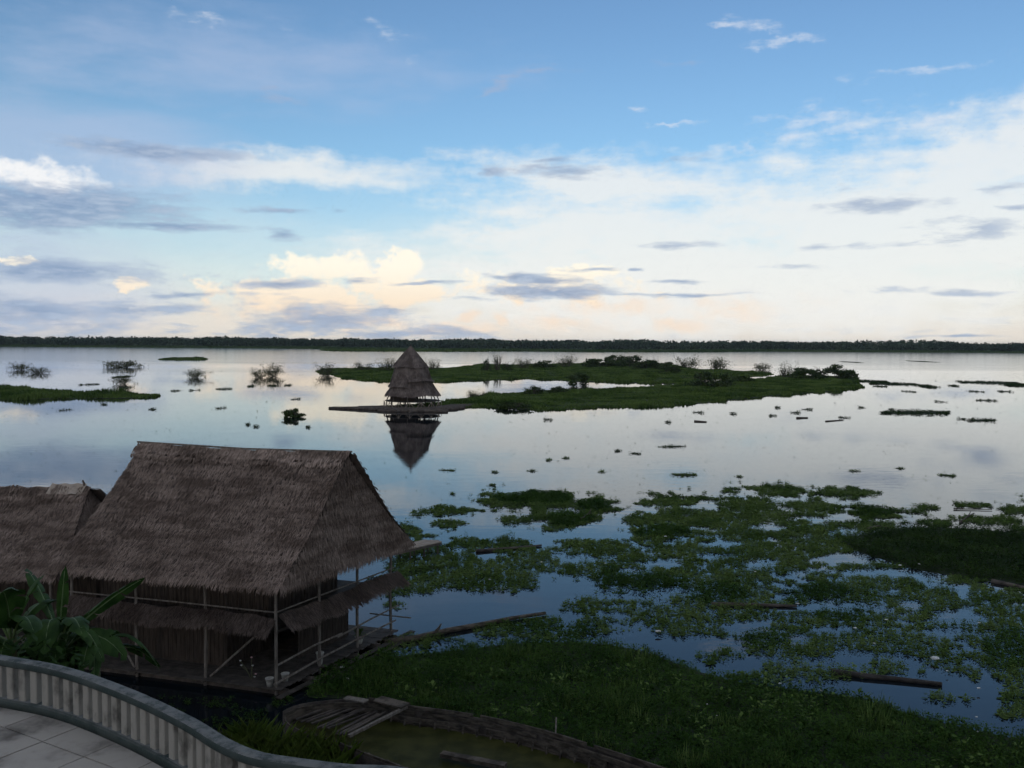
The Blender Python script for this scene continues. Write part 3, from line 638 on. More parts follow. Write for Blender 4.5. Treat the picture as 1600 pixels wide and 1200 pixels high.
# ------------------------------------------------------------------ thatch
def thatch(name, S, nt, width, mat, parent, seed, length=.34, step=None, lift=.062, conv=False, fringe=.36, slen=12.0, tmax=1.0, tmin=0.0, wst=.05, dens=1.5):
    """overlapping leaf strips in courses on the surface S(s, t); conv: courses shorten towards t = 0"""
    r = np.random.default_rng(seed); s_, t_, L_ = [], [], []
    for i in range(nt):
        t0 = tmin + (tmax - tmin) * i / nt
        m = int(slen * (max(t0, .04) if conv else 1) / wst * dens)
        s_.append(r.random(m)); t_.append(t0 + r.normal(0, .10 / nt, m) + .35 / nt * (fbm(s_[-1] * slen * .6, np.full(m, i * 3.7), seed, 2) - .5)); L_.append(np.full(m, length))
    m = int(slen / wst * 2.2); s_.append(r.random(m)); t_.append(np.full(m, tmax - .01) + r.normal(0, .006, m)); L_.append(np.full(m, fringe))
    s = np.concatenate(s_); t = np.clip(np.concatenate(t_), tmin, tmax); L = np.concatenate(L_) * r.uniform(.6, 1.25, len(s)); n = len(s)
    P = S(s, t); e = 1e-3
    dn = S(s, t + e) - P; dn /= np.linalg.norm(dn, axis=1)[:, None]
    sd_ = S(np.clip(s + e, 0, 1), t) - S(np.clip(s - e, 0, 1), t); sd_ /= np.maximum(np.linalg.norm(sd_, axis=1), 1e-9)[:, None]
    nr = np.cross(sd_, dn); nr /= np.maximum(np.linalg.norm(nr, axis=1), 1e-9)[:, None]
    dn = np.array([0, 0, -1.0]) + nr * nr[:, 2:3]; dn /= np.linalg.norm(dn, axis=1)[:, None]
    nr /= np.linalg.norm(nr, axis=1)[:, None]; nr *= np.where(nr[:, 2] < 0, -1, 1)[:, None]
    dn2 = dn + sd_ * r.normal(0, .17, n)[:, None] - np.array([0, 0, .25]) * (t > tmax - .03)[:, None]
    dn2 /= np.linalg.norm(dn2, axis=1)[:, None]
    w = (wst * r.uniform(.6, 1.3, n))[:, None]; lf = (lift * r.uniform(.3, 1.5, n))[:, None]
    A = P + nr * .015; B = P + dn2 * (L * .6)[:, None] + nr * lf; T = P + dn2 * L[:, None] + nr * lf * r.uniform(.6, 1.3, (n, 1))
    V = np.stack([A - sd_ * w * .5, A + sd_ * w * .5, B + sd_ * w * .55, T + sd_ * w * .12, T - sd_ * w * .12, B - sd_ * w * .55], 1).reshape(-1, 3)
    i = np.arange(n)[:, None] * 6
    F = np.concatenate([i + [0, 1, 2, 5], i + [5, 2, 3, 4]])
    o = link(name, fast_mesh(name, V, F), mat, parent); o['kind'] = 'stuff'
    return o
def sheet(name, S, ns, nt, mat, parent, drop=.05):
    a, b = np.meshgrid(np.linspace(0, 1, ns), np.linspace(0, 1, nt)); V = S(a.ravel(), b.ravel()); V[:, 2] -= drop
    F = [(j * ns + i, j * ns + i + 1, (j + 1) * ns + i + 1, (j + 1) * ns + i) for j in range(nt - 1) for i in range(ns - 1)]
    return link(name, fast_mesh(name, V, F), mat, parent)
def lerp(a, b, t): t = np.asarray(t)[..., None]; return a * (1 - t) + b * t

# ------------------------------------------------------------------ the stilted house
def gable_roof(o, W, ul, ur, rl, rr, v0, v1, vr, ze, zr, seed, sag=.12, wst=.029, courses=33, ends=True, hang=.5):
    """front, back and the two thatched ends of one roof"""
    def slope(vE, ua, ub, ra, rb):
        def S(s, t):
            s = np.asarray(s, float); t = np.asarray(t, float)
            u = (ra + (rb - ra) * s) * (1 - t) + (ua + (ub - ua) * s) * t
            v = vr * (1 - t) + vE * t
            z = (zr - sag * np.sin(np.pi * np.clip(s, 0, 1))) * (1 - t) + ze * t - .22 * np.sin(np.pi * np.clip(t, 0, 1)) + .16 * (fbm(s * 9, t * 5, seed) - .5)
            return W(u, v, z)
        return S
    def end(uR, uE):
        def S(s, t):
            s = np.asarray(s, float); t = np.asarray(t, float)
            u = uR + (uE - uR) * t ** 1.15; v = vr * (1 - t) + (v0 + (v1 - v0) * s) * t
            z = (zr - .1) * (1 - t) + ze * t - .2 * np.sin(np.pi * np.clip(t, 0, 1))
            return W(u, v, z)
        return S
    Lr = ur - ul
    roof = sheet('thatch_roof', slope(v0, ul, ur, rl, rr), 24, 12, MT['thatch_under'], o)
    thatch('thatch', slope(v0, ul, ur, rl, rr), courses, .05, MT['thatch'], roof, seed, slen=Lr, wst=wst)
    bk = sheet('back_thatch_slope', slope(v1, ul, ur, rl - .3, rr + hang), 24, 12, MT['thatch_under'], o)
    thatch('thatch', slope(v1, ul, ur, rl - .3, rr + hang), courses // 2, .05, MT['thatch'], bk, seed + 1, slen=Lr, wst=wst * 1.4)
    for (uR, uE, q) in ((rr - .05, ur, 2), (rl + .05, ul, 3)):
        e = sheet('thatched_end', end(uR, uE), 12, 12, MT['thatch_under'], o)
        thatch('thatch', end(uR, uE), courses, .05, MT['thatch'], e, seed + q, slen=v1 - v0, conv=True, wst=wst)

def house():
    yaw, sk = -.289, .182
    C = np.array([-9.872, 38.03]); a = np.array([math.cos(yaw), math.sin(yaw)]); b = np.array([-math.sin(yaw - sk), math.cos(yaw - sk)])
    def W(u, v, z):
        u = np.asarray(u, float); v = np.asarray(v, float); z = np.asarray(z, float)
        u, v, z = np.broadcast_arrays(u, v, z)
        return np.stack([C[0] + a[0] * u + b[0] * v, C[1] + a[1] * u + b[1] * v, z], -1)
    SY, FS, ZE, ZR = 8.52, 3.48, 4.75, 9.80; r = np.random.default_rng(3)
    o = thing('thatched_house', tuple(W(-5, 4, 0)), 'two storey stilted wooden house with a big brown thatched roof', 'house')
    gable_roof(o, W, -10.85, .75, -10.65, .52, -.75, SY + .75, SY / 2, ZE, ZR, 40, hang=.32)
    # ridge cap: folded leaf bundles and a pole
    m = MB()
    us = np.linspace(-10.75, .56, 24); zz = ZR + .06 - .12 * np.sin(np.pi * (us + 10.75) / 11.5) + .035 * np.sin(us * 3.1)
    for i in range(23):
        A = [W(us[i], SY / 2 - .42, zz[i] - .36), W(us[i + 1], SY / 2 - .42, zz[i + 1] - .36), W(us[i + 1], SY / 2, zz[i + 1] + .03), W(us[i], SY / 2, zz[i] + .03)]
        B = [W(us[i], SY / 2 + .42, zz[i] - .36), W(us[i + 1], SY / 2 + .42, zz[i + 1] - .36)]
        m.add(A + B, [(0, 1, 2, 3), (3, 2, 5, 4)])
    cap = m.build('ridge_cap', MT['thatch'], o)
    def Sc(s, t):
        s = np.asarray(s, float); t = np.asarray(t, float); u = -10.85 + 11.45 * s
        z = ZR + .10 - .12 * np.sin(np.pi * s) - .5 * t + .03 * np.sin(u * 3.1); return W(u, SY / 2 - .02 - .5 * t, z)
    thatch('thatch', Sc, 3, .05, MT['thatch'], cap, 48, slen=11.7, length=.3, fringe=.25, wst=.06, lift=.03)
    MB().tube([W(-10.95, SY / 2, ZR + .1), W(-5, SY / 2, ZR - .0), W(.68, SY / 2, ZR + .08)], .045).build('ridge_pole', MT['pole'], o)
    # posts
    for u in (0, -FS, -2 * FS, -3 * FS):
        for v in ((0, SY / 3, 2 * SY / 3, SY) if u == 0 else (0, SY)):
            j = r.normal(0, .04, 2)
            MB().tube([W(u, v, -.6), W(u + j[0], v + j[1], 2.4), W(u, v, ZE + .35 + (0 if v in (0, SY) else .0))], [.075, .07, .06], 8).build('post', MT['pole'], o)
    # floats and deck
    for v in (.25, 1.9, 3.6, 5.2, 6.9, 8.3):
        MB().tube([W(-11.2, v, -.02), W(-5, v + .1, .0), W(.35, v, -.02)], [.22, .26, .22], 9).build('float_log', MT['log'], o)
    for u in (-10.5, -7, -3.5, -.05):
        MB().bar(W(u, -.15, .22), W(u, SY + .25, .22), .14, .1).build('floor_beam', MT['log'], o)
    n = 30; wv = (SY + .5) / n
    for i in range(n):
        v = -.25 + wv * (i + .5); j = r.normal(0, .05, 2)
        MB().bar(W(-10.9 + j[0], v, .305 + r.normal(0, .006)), W(.28 + j[1], v, .305 + r.normal(0, .006)), wv * .93, .05).build('deck_plank', MT['deck'], o)
    MB().bar(W(.55, -.6, .12), W(.62, SY + .9, .12), .3, .05).build('edge_plank', MT['deck'], o)
    MB().bar(W(.95, 1.0, .06), W(1.0, SY - .5, .06), .22, .05).build('edge_plank', MT['deck'], o)
    # ground floor walls of upright boards, set back under the gallery
    def boards(p0, p1, z0, z1, name='wall', skip=()):
        L = np.linalg.norm(np.array(p1) - np.array(p0)); n = int(L / .22); w = None
        root = MB().bar(W(p0[0], p0[1], z0 + .05), W(p1[0], p1[1], z0 + .05), .06, .1).build(name, MT['board'], o)
        for i in range(n):
            if i in skip: continue
            f = (i + .5) / n; u = p0[0] + (p1[0] - p0[0]) * f; v = p0[1] + (p1[1] - p0[1]) * f
            d = (W(p1[0], p1[1], 0) - W(p0[0], p0[1], 0)); d /= np.linalg.norm(d)
            pc = W(u, v, 0); hw = L / n * .46; q = r.normal(0, .008); nn = np.array([-d[1], d[0], 0])
            B = [pc - d * hw + nn * (q - .012), pc + d * hw + nn * (q - .012), pc + d * hw + nn * (q + .012), pc - d * hw + nn * (q + .012)]
            bo = MB().hexa([x + [0, 0, z0 + .1] for x in B], [x + [0, 0, z1 + r.normal(0, .015)] for x in B]).build('board', MT['board'], None)
            bo.parent = root; bo.location = (0, 0, 0)
    boards((-10.7, 1.5), (-3.6, 1.5), .34, 2.55, 'front_wall')
    boards((-3.6, 1.5), (-3.6, 4.4), .34, 2.55, 'inner_wall')
    boards((-1.5, 3.4), (-1.5, 7.1), .34, 2.55, 'side_wall')
    boards((-10.7, 7.2), (-1.5, 7.2), .34, 2.55, 'back_wall')
    boards((-10.7, 1.5), (-10.7, 7.2), .34, 4.6, 'end_wall')
    # upper floor
    MB().hexa([W(-10.6, .05, 2.58), W(-.06, .05, 2.58), W(-.06, SY - .05, 2.58), W(-10.6, SY - .05, 2.58)], [W(-10.6, .05, 2.7), W(-.06, .05, 2.7), W(-.06, SY - .05, 2.7), W(-10.6, SY - .05, 2.7)]).build('upper_floor', MT['deck'], o)
    boards((-10.65, 1.7), (-1.7, 1.7), 2.72, 4.6, 'upper_front_wall')
    boards((-1.7, 1.7), (-1.7, 6.6), 2.72, 4.6, 'upper_side_wall')
    boards((-10.65, 6.6), (-1.7, 6.6), 2.72, 4.6, 'upper_back_wall')
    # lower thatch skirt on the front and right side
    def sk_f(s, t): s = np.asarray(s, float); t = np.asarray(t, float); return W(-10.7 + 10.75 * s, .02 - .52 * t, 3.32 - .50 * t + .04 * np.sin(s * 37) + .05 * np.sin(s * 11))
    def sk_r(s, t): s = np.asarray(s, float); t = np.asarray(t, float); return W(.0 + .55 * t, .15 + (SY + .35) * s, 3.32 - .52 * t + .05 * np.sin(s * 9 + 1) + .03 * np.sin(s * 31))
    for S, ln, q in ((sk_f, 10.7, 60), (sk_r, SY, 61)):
        e = sheet('thatch_skirt', S, 20, 4, MT['thatch_under'], o); thatch('thatch', S, 6, .05, MT['thatch_shaded'], e, q, slen=ln, length=.3, fringe=.30, wst=.035)
    # rails
    for z, v1 in ((3.52, SY), (4.45, SY)):
        MB().tube([W(.03, -.05, z), W(.05, SY / 2, z + .02), W(.03, SY + .15, z)], .032, 6).build('upper_rail', MT['pole'], o)
        MB().tube([W(-10.6, -.03, z), W(-5, -.05, z + .03), W(.1, -.03, z)], .032, 6).build('upper_rail', MT['pole'], o)
    MB().tube([W(.09, -.1, 1.28), W(.10, 2.3, 1.42), W(.07, 4.4, 1.38)], [.05, .045, .04], 7).build('rail_pole', MT['pole'], o)
    MB().tube([W(.09, 4.0, 1.30), W(.10, 6.5, 1.45), W(.09, SY + .45, 1.52)], [.045, .04, .035], 7).build('rail_pole', MT['pole'], o)
    MB().tube([W(.10, -.25, .52), W(.11, 3.0, .72), W(.09, 5.6, .78), W(.10, SY + .2, .82)], [.055, .05, .045, .04], 7).build('rail_pole', MT['pole'], o)
    MB().tube([W(-1.2, SY, 1.1), W(1.0, SY + .1, 1.05)], .035, 6).build('rail_pole', MT['pole'], o)
    MB().tube([W(-3.35, .15, .36), W(-1.5, 1.0, 2.3)], .05, 7).build('stair_pole', MT['pole'], o)
    MB().tube([W(-7.2, .1, .36), W(-8.6, .6, 1.5)], .05, 7).build('stair_pole', MT['pole'], o)
    # potted plants on the deck
    def pot(u, v, z, rad, h, mat, label, leafy=0):
        c = W(u, v, z); q = thing('flower_pot', tuple(c), label, 'flower pot', 'pots on the house deck')
        MB().lathe(c, [(rad * .65, 0), (rad * .85, h * .5), (rad, h * .9), (rad * 1.1, h * .92), (rad * 1.1, h), (rad * .9, h), (rad * .85, h * .9)]).build('pot', MT[mat], q, True)
        if leafy:
            n = leafy; rr = np.random.default_rng(int(abs(u * 100 + v * 31))); an = rr.uniform(0, 6.28, n); e = rr.uniform(.2, 1.3, n); l = rr.uniform(.3, .65, n)
            d = np.stack([np.cos(an) * np.cos(e), np.sin(an) * np.cos(e), np.sin(e)], -1); s = np.stack([-np.sin(an), np.cos(an), 0 * an], -1) * .05
            B = np.tile(c + [0, 0, h * .9], (n, 1)); Mi = B + d * (l * .6)[:, None]; T = B + d * l[:, None] - np.array([0, 0, .12])
            V = np.stack([B, Mi + s, T, Mi - s], 1).reshape(-1, 3); link('leaves', fast_mesh('leaves', V, np.arange(n * 4).reshape(-1, 4)), MT['leaf'], q)
    pot(-.30, -.02, .335, .17, .36, 'clay', 'pale flower pot just left of the near corner post of the house')
    pot(-.12, .72, .335, .17, .34, 'clay', 'pale flower pot just behind the near corner post of the house')
    pot(-.12, 3.05, .335, .17, .55, 'clay', 'tall pale pot beside the second post on the house side')
    pot(-.25, 6.2, .335, .2, .36, 'clay', 'leafy potted plant near the far end of the house deck', 40)
    pot(-.35, 7.2, 2.72, .2, .4, 'clay_dark', 'dark pot on the upper gallery at the far end of the house', 14)
    # small flowering plant on the front deck
    c = W(-1.6, .5, .335); q = thing('flowering_plant', tuple(c), 'thin plant with white and pink blossoms on the front deck', 'plant'); m = MB(); fl = MB(); pk = MB()
    for i, (du, z) in enumerate(((-.45, .75), (.1, .95), (.15, .6), (.3, .25), (-.4, .55), (.25, .12))):
        e = W(-1.6 + du, .4, .335 + z); m.tube([c, (c + e) / 2 + [0, 0, .1], e], .012, 4)
        (pk if i in (1, 3) else fl).lathe(e, [(.012, 0), (.045, .02), (.05, .045), (.012, .06)], 7)
    m.build('stems', MT['stem'], q); fl.build('blossom', MT['white'], q); pk.build('blossom', MT['pink'], q)
    return W
HW = house()

def side_house():
    C = np.array([-21.7, 43.1]); yaw = -.10; a = np.array([math.cos(yaw), math.sin(yaw)]); b = np.array([-math.sin(yaw - .1), math.cos(yaw - .1)])
    def W(u, v, z):
        u, v, z = np.broadcast_arrays(np.asarray(u, float), np.asarray(v, float), np.asarray(z, float))
        return np.stack([C[0] + a[0] * u + b[0] * v, C[1] + a[1] * u + b[1] * v, z], -1)
    o = thing('thatched_house', tuple(W(-5, 4, 0)), 'second thatched house cut off by the left edge, pale ridge', 'house')
    gable_roof(o, W, -13, .6, -12.6, -.55, -.7, 7.7, 3.5, 3.75, 7.35, 80, courses=32, sag=.05, hang=.55)
    def Sc(q, t):
        q = np.asarray(q, float); t = np.asarray(t, float); u = -12.8 + 12.3 * q
        return W(u, 3.5 - .55 * t, 7.25 + .22 * q ** 3 - .5 * t + .05 * np.sin(u * 2.3) + .04 * np.sin(u * 5.1))
    cap = sheet('ridge_cap', Sc, 30, 4, MT['thatch_under'], o); thatch('thatch', Sc, 4, .05, MT['thatch'], cap, 88, slen=12.3, length=.3, fringe=.3, wst=.05)
    def Sp(q, t):
        q = np.asarray(q, float); t = np.asarray(t, float); u = -2.6 + 1.9 * q
        return W(u, 3.5 - .5 * t, 7.50 + .05 * q - .46 * t + .03 * np.sin(u * 9))
    pale = sheet('ridge_patch', Sp, 12, 4, MT['ridge_pale'], o, 0.0)
    m = MB(); m.tube([W(-.75, 3.45, 7.3), W(-.95, 3.5, 7.72)], [.10, .04], 5); m.build('ridge_end', MT['thatch_under'], o)
    for u in (-12, -8, -4, -.2):
        for v in (0, 7): MB().tube([W(u, v, -.5), W(u, v, 4.0)], .07, 7).build('post', MT['pole'], o)
    m = MB(); m.hexa([W(-12.3, -.2, .1), W(.1, -.2, .1), W(.1, 7.2, .1), W(-12.3, 7.2, .1)], [W(-12.3, -.2, .32), W(.1, -.2, .32), W(.1, 7.2, .32), W(-12.3, 7.2, .32)]); m.build('deck', MT['deck'], o)
    m = MB(); m.hexa([W(-11.6, 3, .33), W(2.9, 3, .33), W(2.9, 3.06, .33), W(-11.6, 3.06, .33)], [W(-11.6, 3, 4.6), W(2.9, 3, 4.6), W(2.9, 3.06, 4.6), W(-11.6, 3.06, 4.6)]); m.build('front_wall', MT['board'], o)
side_house()

# ------------------------------------------------------------------ thatched tower on its raft
def tower():
    c = on_z(644, 638); y = c[1]; s = y / FPX
    X = lambda px: c[0] + (px - 644) * s
    Z = lambda py: (638 - py) * s
    o = thing('thatched_tower', tuple(c), 'tall tiered conical thatched tower standing on a log raft', 'tower')
    cx = X(642)
    def cone(x0, r0, z0, r1, z1, sag, arc=(0, 2 * math.pi), sides=8, tilt=0.0, wob=0.0, ph=.2):
        def S(q, t):
            q = np.asarray(q, float); t = np.asarray(t, float); an = arc[0] + (arc[1] - arc[0]) * q
            k = np.cos(np.pi / sides) / np.cos((an + ph) % (2 * np.pi / sides) - np.pi / sides)
            rr = (r0 + (r1 - r0) * t) * k; z = z0 + (z1 - z0) * t - sag * np.sin(np.pi * np.clip(t, 0, 1)) + tilt * t * np.cos(an) + wob * t * np.sin(an * 5 + r1)
            return np.stack([x0 + rr * np.cos(an), y + rr * np.sin(an), z], -1)
        return S
    T = [('roof_tier', cone(X(645), X(677) - X(645), Z(597), X(689) - X(643.5), Z(616.5), .1, tilt=.1, wob=.12), 10, 34),
         ('roof_tier', cone(X(643), X(667) - X(643), Z(567), X(679) - X(643), Z(603), -.35, tilt=-.15, wob=.1), 14, 28),
         ('roof_tier', cone(X(641.5), .22, Z(541), X(671) - X(641.5), Z(572.5), -.1, tilt=-.1, wob=.1), 16, 22),
         ('roof_panel', cone(X(640), .9, Z(574), X(680) - X(640), Z(594), -.35, (4.75, 6.35), tilt=0, wob=.1), 8, 10),
         ('roof_panel', cone(X(643), 2.2, Z(581), X(681.5) - X(643), Z(603), -.4, (3.1, 4.62), tilt=0, wob=.1), 8, 10)]
    for i, (nm, S, nt, ln) in enumerate(T):
        e = sheet(nm, S, 33, 8, MT['thatch_far'], o, 0.0)
        thatch('thatch', S, nt, .1, MT['thatch_far'], e, 700 + i, slen=ln, conv=(i in (1, 2)), length=.7, fringe=.25, wst=.13, lift=.05, dens=1.2)
    MB().tube([(X(641.5), y, Z(544)), (X(641.8), y, Z(538.8))], [.28, .12], 6).build('finial', MT['thatch_under'], o)
    R1 = X(688) - X(644)
    ang = np.arange(10) * 2 * math.pi / 10 + .15
    zf = 1.75
    MB().lathe((X(645), y, zf - .12), [(R1 * .97, 0), (R1 * 1.0, .03), (R1 * 1.0, .16), (.1, .17)], 10).build('platform', MT['deck'], o)
    for a in ang:
        p = np.array([X(645) + R1 * .92 * math.cos(a), y + R1 * .92 * math.sin(a), -.1]); q = p.copy(); q[2] = zf
        MB().tube([p, q], .13, 6).build('pile', MT['log'], o)
        t = np.array([X(645) + R1 * .80 * math.cos(a), y + R1 * .8 * math.sin(a), Z(612)]); b_ = np.array([X(645) + R1 * .93 * math.cos(a + .08), y + R1 * .93 * math.sin(a + .08), zf])
        MB().tube([b_, t], .12, 6).build('roof_post', MT['log'], o)
    for a in np.arange(6) * 1.047:
        MB().tube([(X(645) + R1 * .45 * math.cos(a), y + R1 * .45 * math.sin(a), 0), (X(645) + R1 * .42 * math.cos(a), y + R1 * .42 * math.sin(a), Z(600))], .14, 6).build('inner_post', MT['log'], o)
    m = MB(); hw = X(650) - X(612); x0 = X(613); m.hexa([(x0, y - 3.5, zf + .06), (x0 + hw, y - 3.5, zf + .06), (x0 + hw, y + 1.5, zf + .06), (x0, y + 1.5, zf + .06)], [(x0, y - 3.5, zf + 1.35), (x0 + hw, y - 3.5, zf + 1.35), (x0 + hw, y + 1.5, zf + 1.35), (x0, y + 1.5, zf + 1.35)]); m.build('cabin_wall', MT['board'], o)
    # zigzag fence round the foot
    n = 16
    for i in range(n):
        a0, a1 = math.pi + math.pi * i / n, math.pi + math.pi * (i + 1) / n
        f = lambda a, z: (X(645) + R1 * 1.03 * math.cos(a), y + R1 * 1.03 * math.sin(a), z)
        MB().tube([f(a0, .25), f(a1, zf - .1)] if i % 2 else [f(a0, zf - .1), f(a1, .25)], .06, 5).build('brace', MT['ridge_pale'], o)
        if i % 2 == 0: MB().tube([f(a0, .05), f(a0, zf)], .055, 5).build('fence_post', MT['ridge_pale'], o)
        MB().tube([f(a0, .25), f(a1, .25)], .05, 5).build('fence_rail', MT['ridge_pale'], o)
    # raft
    rf = thing('log_raft', tuple(c), 'long dark raft of logs under the thatched tower', 'raft')
    r = np.random.default_rng(9)
    for i, (xa, ya, xb, yb) in enumerate(((514, 637.5, 660, 641), (520, 637, 640, 642.5), (545, 638, 690, 643), (575, 640, 700, 641.5), (600, 641, 715, 639.5), (620, 643, 725, 637.5), (640, 644, 738, 634), (660, 640, 745, 632.5), (560, 636, 680, 637), (530, 637.5, 600, 640.5), (590, 642.5, 700, 643))):
        p, q = on_z(xa, ya, .12), on_z(xb, yb, .12); m_ = (p + q) / 2 + [0, 0, r.uniform(.05, .25)]
        MB().tube([p, m_, q], [.28, .42, .3], 7).build('log', MT['log'], rf)
tower()
x_, y_, r_ = scatter((-24, -17), (198, 206), 4, 71)
rosettes('raft_weeds', x_, y_, np.full(len(x_), .45), np.full(len(x_), .55), MT['leaf_lush'], 'weeds growing on the raft at the foot of the tower', 'weeds', 72, 8, 1)

# ------------------------------------------------------------------ bank, terrace, balustrade
EDGE_PX = [(-330, 985), (-160, 1000), (0, 1026), (100, 1045), (200, 1080), (290, 1122), (350, 1158), (400, 1178), (460, 1188), (540, 1198)]
ZT, ZRAIL = 8.1, 9.0
E0 = np.array([on_z(px, py, ZRAIL)[:2] for px, py in EDGE_PX] + [(-1.3, 12.45), (1.2, 11.3), (4.5, 9.8), (8.5, 7.6)])
def resample(P, step):
    out = []
    for i in range(len(P) - 1):
        p0, p1, p2, p3 = P[max(i - 1, 0)], P[i], P[i + 1], P[min(i + 2, len(P) - 1)]
        for t in np.linspace(0, 1, 30, endpoint=False): out.append(.5 * (2 * p1 + (p2 - p0) * t + (2 * p0 - 5 * p1 + 4 * p2 - p3) * t * t + (3 * p1 - p0 - 3 * p2 + p3) * t ** 3))
    out.append(P[-1]); out = np.array(out); d = np.r_[0, np.cumsum(np.linalg.norm(np.diff(out, axis=0), axis=1))]
    q = np.arange(0, d[-1], step); return np.stack([np.interp(q, d, out[:, 0]), np.interp(q, d, out[:, 1])], -1)
EDGE = resample(E0, .145)
TAN = np.gradient(EDGE, axis=0); TAN /= np.linalg.norm(TAN, axis=1)[:, None]; NOR = np.stack([-TAN[:, 1], TAN[:, 0]], -1)      # NOR points away from the terrace (to the river)
if NOR[len(NOR) // 2][1] < 0: NOR = -NOR

def sweep(prof, z):
    V = []; n = len(prof)
    for p, q in zip(EDGE, NOR): V += [(p[0] + q[0] * a, p[1] + q[1] * a, z + b) for a, b in prof]
    F = [(i * n + j, i * n + (j + 1) % n, (i + 1) * n + (j + 1) % n, (i + 1) * n + j) for i in range(len(EDGE) - 1) for j in range(n)]
    return V, F
def terrace():
    V = [(p[0] + q[0] * .1, p[1] + q[1] * .1, ZT - .05) for p, q in zip(EDGE, NOR)]
    m = MB(); n = len(V)
    V2 = V + [(12, -6, ZT - .05), (-26, -6, ZT - .05)]
    m.add(V2 + [(x, y, z - .5) for x, y, z in V2], [tuple(range(len(V2)))] + [(i, (i + 1) % len(V2), len(V2) + (i + 1) % len(V2), len(V2) + i) for i in range(len(V2))])
    t = tag(m.build('terrace', MT['joint'], None), 'paved concrete terrace at the lower left', kind='structure')
    ar, br = math.radians(-30), math.radians(60); ax = np.array([math.cos(ar), math.sin(ar)]); bx = np.array([math.cos(br), math.sin(br)]); s = 1.12
    r = np.random.default_rng(2)
    def clip(poly, p, nrm):
        out = []
        for i in range(len(poly)):
            A, B = poly[i], poly[(i + 1) % len(poly)]; da, db = np.dot(A - p, nrm), np.dot(B - p, nrm)
            if da <= 0: out.append(A)
            if (da <= 0) != (db <= 0): out.append(A + (B - A) * da / (da - db))
        return out
    for i in range(-14, 30):
        for j in range(-4, 34):
            c = np.array([-7.99, 15.36]) + ax * ((i + .5) * s) + bx * (j - 7.5) * s
            if not (-14 < c[0] < 4 and 9 < c[1] < 20): continue
            g = .013; poly = [c + ax * (s / 2 - g) * a + bx * (s / 2 - g) * b for a, b in ((-1, -1), (1, -1), (1, 1), (-1, 1))]
            k = np.argmin(np.linalg.norm(EDGE - c, axis=1))
            for kk in (max(k - 3, 0), k, min(k + 3, len(EDGE) - 1)):
                if len(poly) > 2: poly = clip(poly, EDGE[kk] - NOR[kk] * .02, NOR[kk])
            if len(poly) < 3: continue
            z = ZT + r.normal(0, .004); q = len(poly)
            MB().add([(p[0], p[1], ZT - .045) for p in poly] + [(p[0], p[1], z) for p in poly], [tuple(range(q, 2 * q))] + [(a, (a + 1) % q, q + (a + 1) % q, q + a) for a in range(q)]).build('paving_slab', MT['tile'], t).location = (0, 0, 0)
terrace()
def balustrade():
    c = EDGE[len(EDGE) // 2]; o = thing('balustrade', (c[0], c[1], ZT), 'curved concrete balustrade with blue green rail at the terrace edge', 'balustrade')
    V, F = sweep([(-.12, 0), (-.13, .015), (-.13, .085), (-.11, .11), (-.04, .12), (.05, .12), (.11, .11), (.13, .085), (.13, .015), (.12, 0)], ZRAIL - .12)
    link('handrail', fast_mesh('handrail', V, F), MT['paint'], o, False)
    V, F = sweep([(-.14, 0), (-.14, .13), (-.11, .16), (.11, .16), (.14, .13), (.14, 0)], ZT + .006)
    link('base_kerb', fast_mesh('base_kerb', V, F), MT['paint'], o)
    r = np.random.default_rng(4); z0, z1 = ZT + .16, ZRAIL - .118
    for i in range(1, len(EDGE) - 1, 2):
        p, t, n = EDGE[i], TAN[i], NOR[i]; w = .082; d = .075; ch = .014; j = r.normal(0, .003)
        q = [(-w, -d + ch), (-w + ch, -d), (w - ch, -d), (w, -d + ch), (w, d - ch), (w - ch, d), (-w + ch, d), (-w, d - ch)]
        pts = [p + t * (a + j) + n * b for a, b in q]
        MB().add([(x[0], x[1], z0) for x in pts] + [(x[0], x[1], z1) for x in pts], [(k, (k + 1) % 8, 8 + (k + 1) % 8, 8 + k) for k in range(8)]).build('baluster', MT['baluster'], o)
    V = []; F = []
    for i, (p, q) in enumerate(zip(EDGE, NOR)): V += [(p[0] + q[0] * .16, p[1] + q[1] * .16, ZT - .02), (p[0] + q[0] * .9, p[1] + q[1] * .9, .5)]
    F = [(2 * i, 2 * i + 1, 2 * i + 3, 2 * i + 2) for i in range(len(EDGE) - 1)]
    tag(link('retaining_wall', fast_mesh('retaining_wall', V, F), MT['concrete']), 'sloping concrete wall holding up the terrace', 'wall')
balustrade()
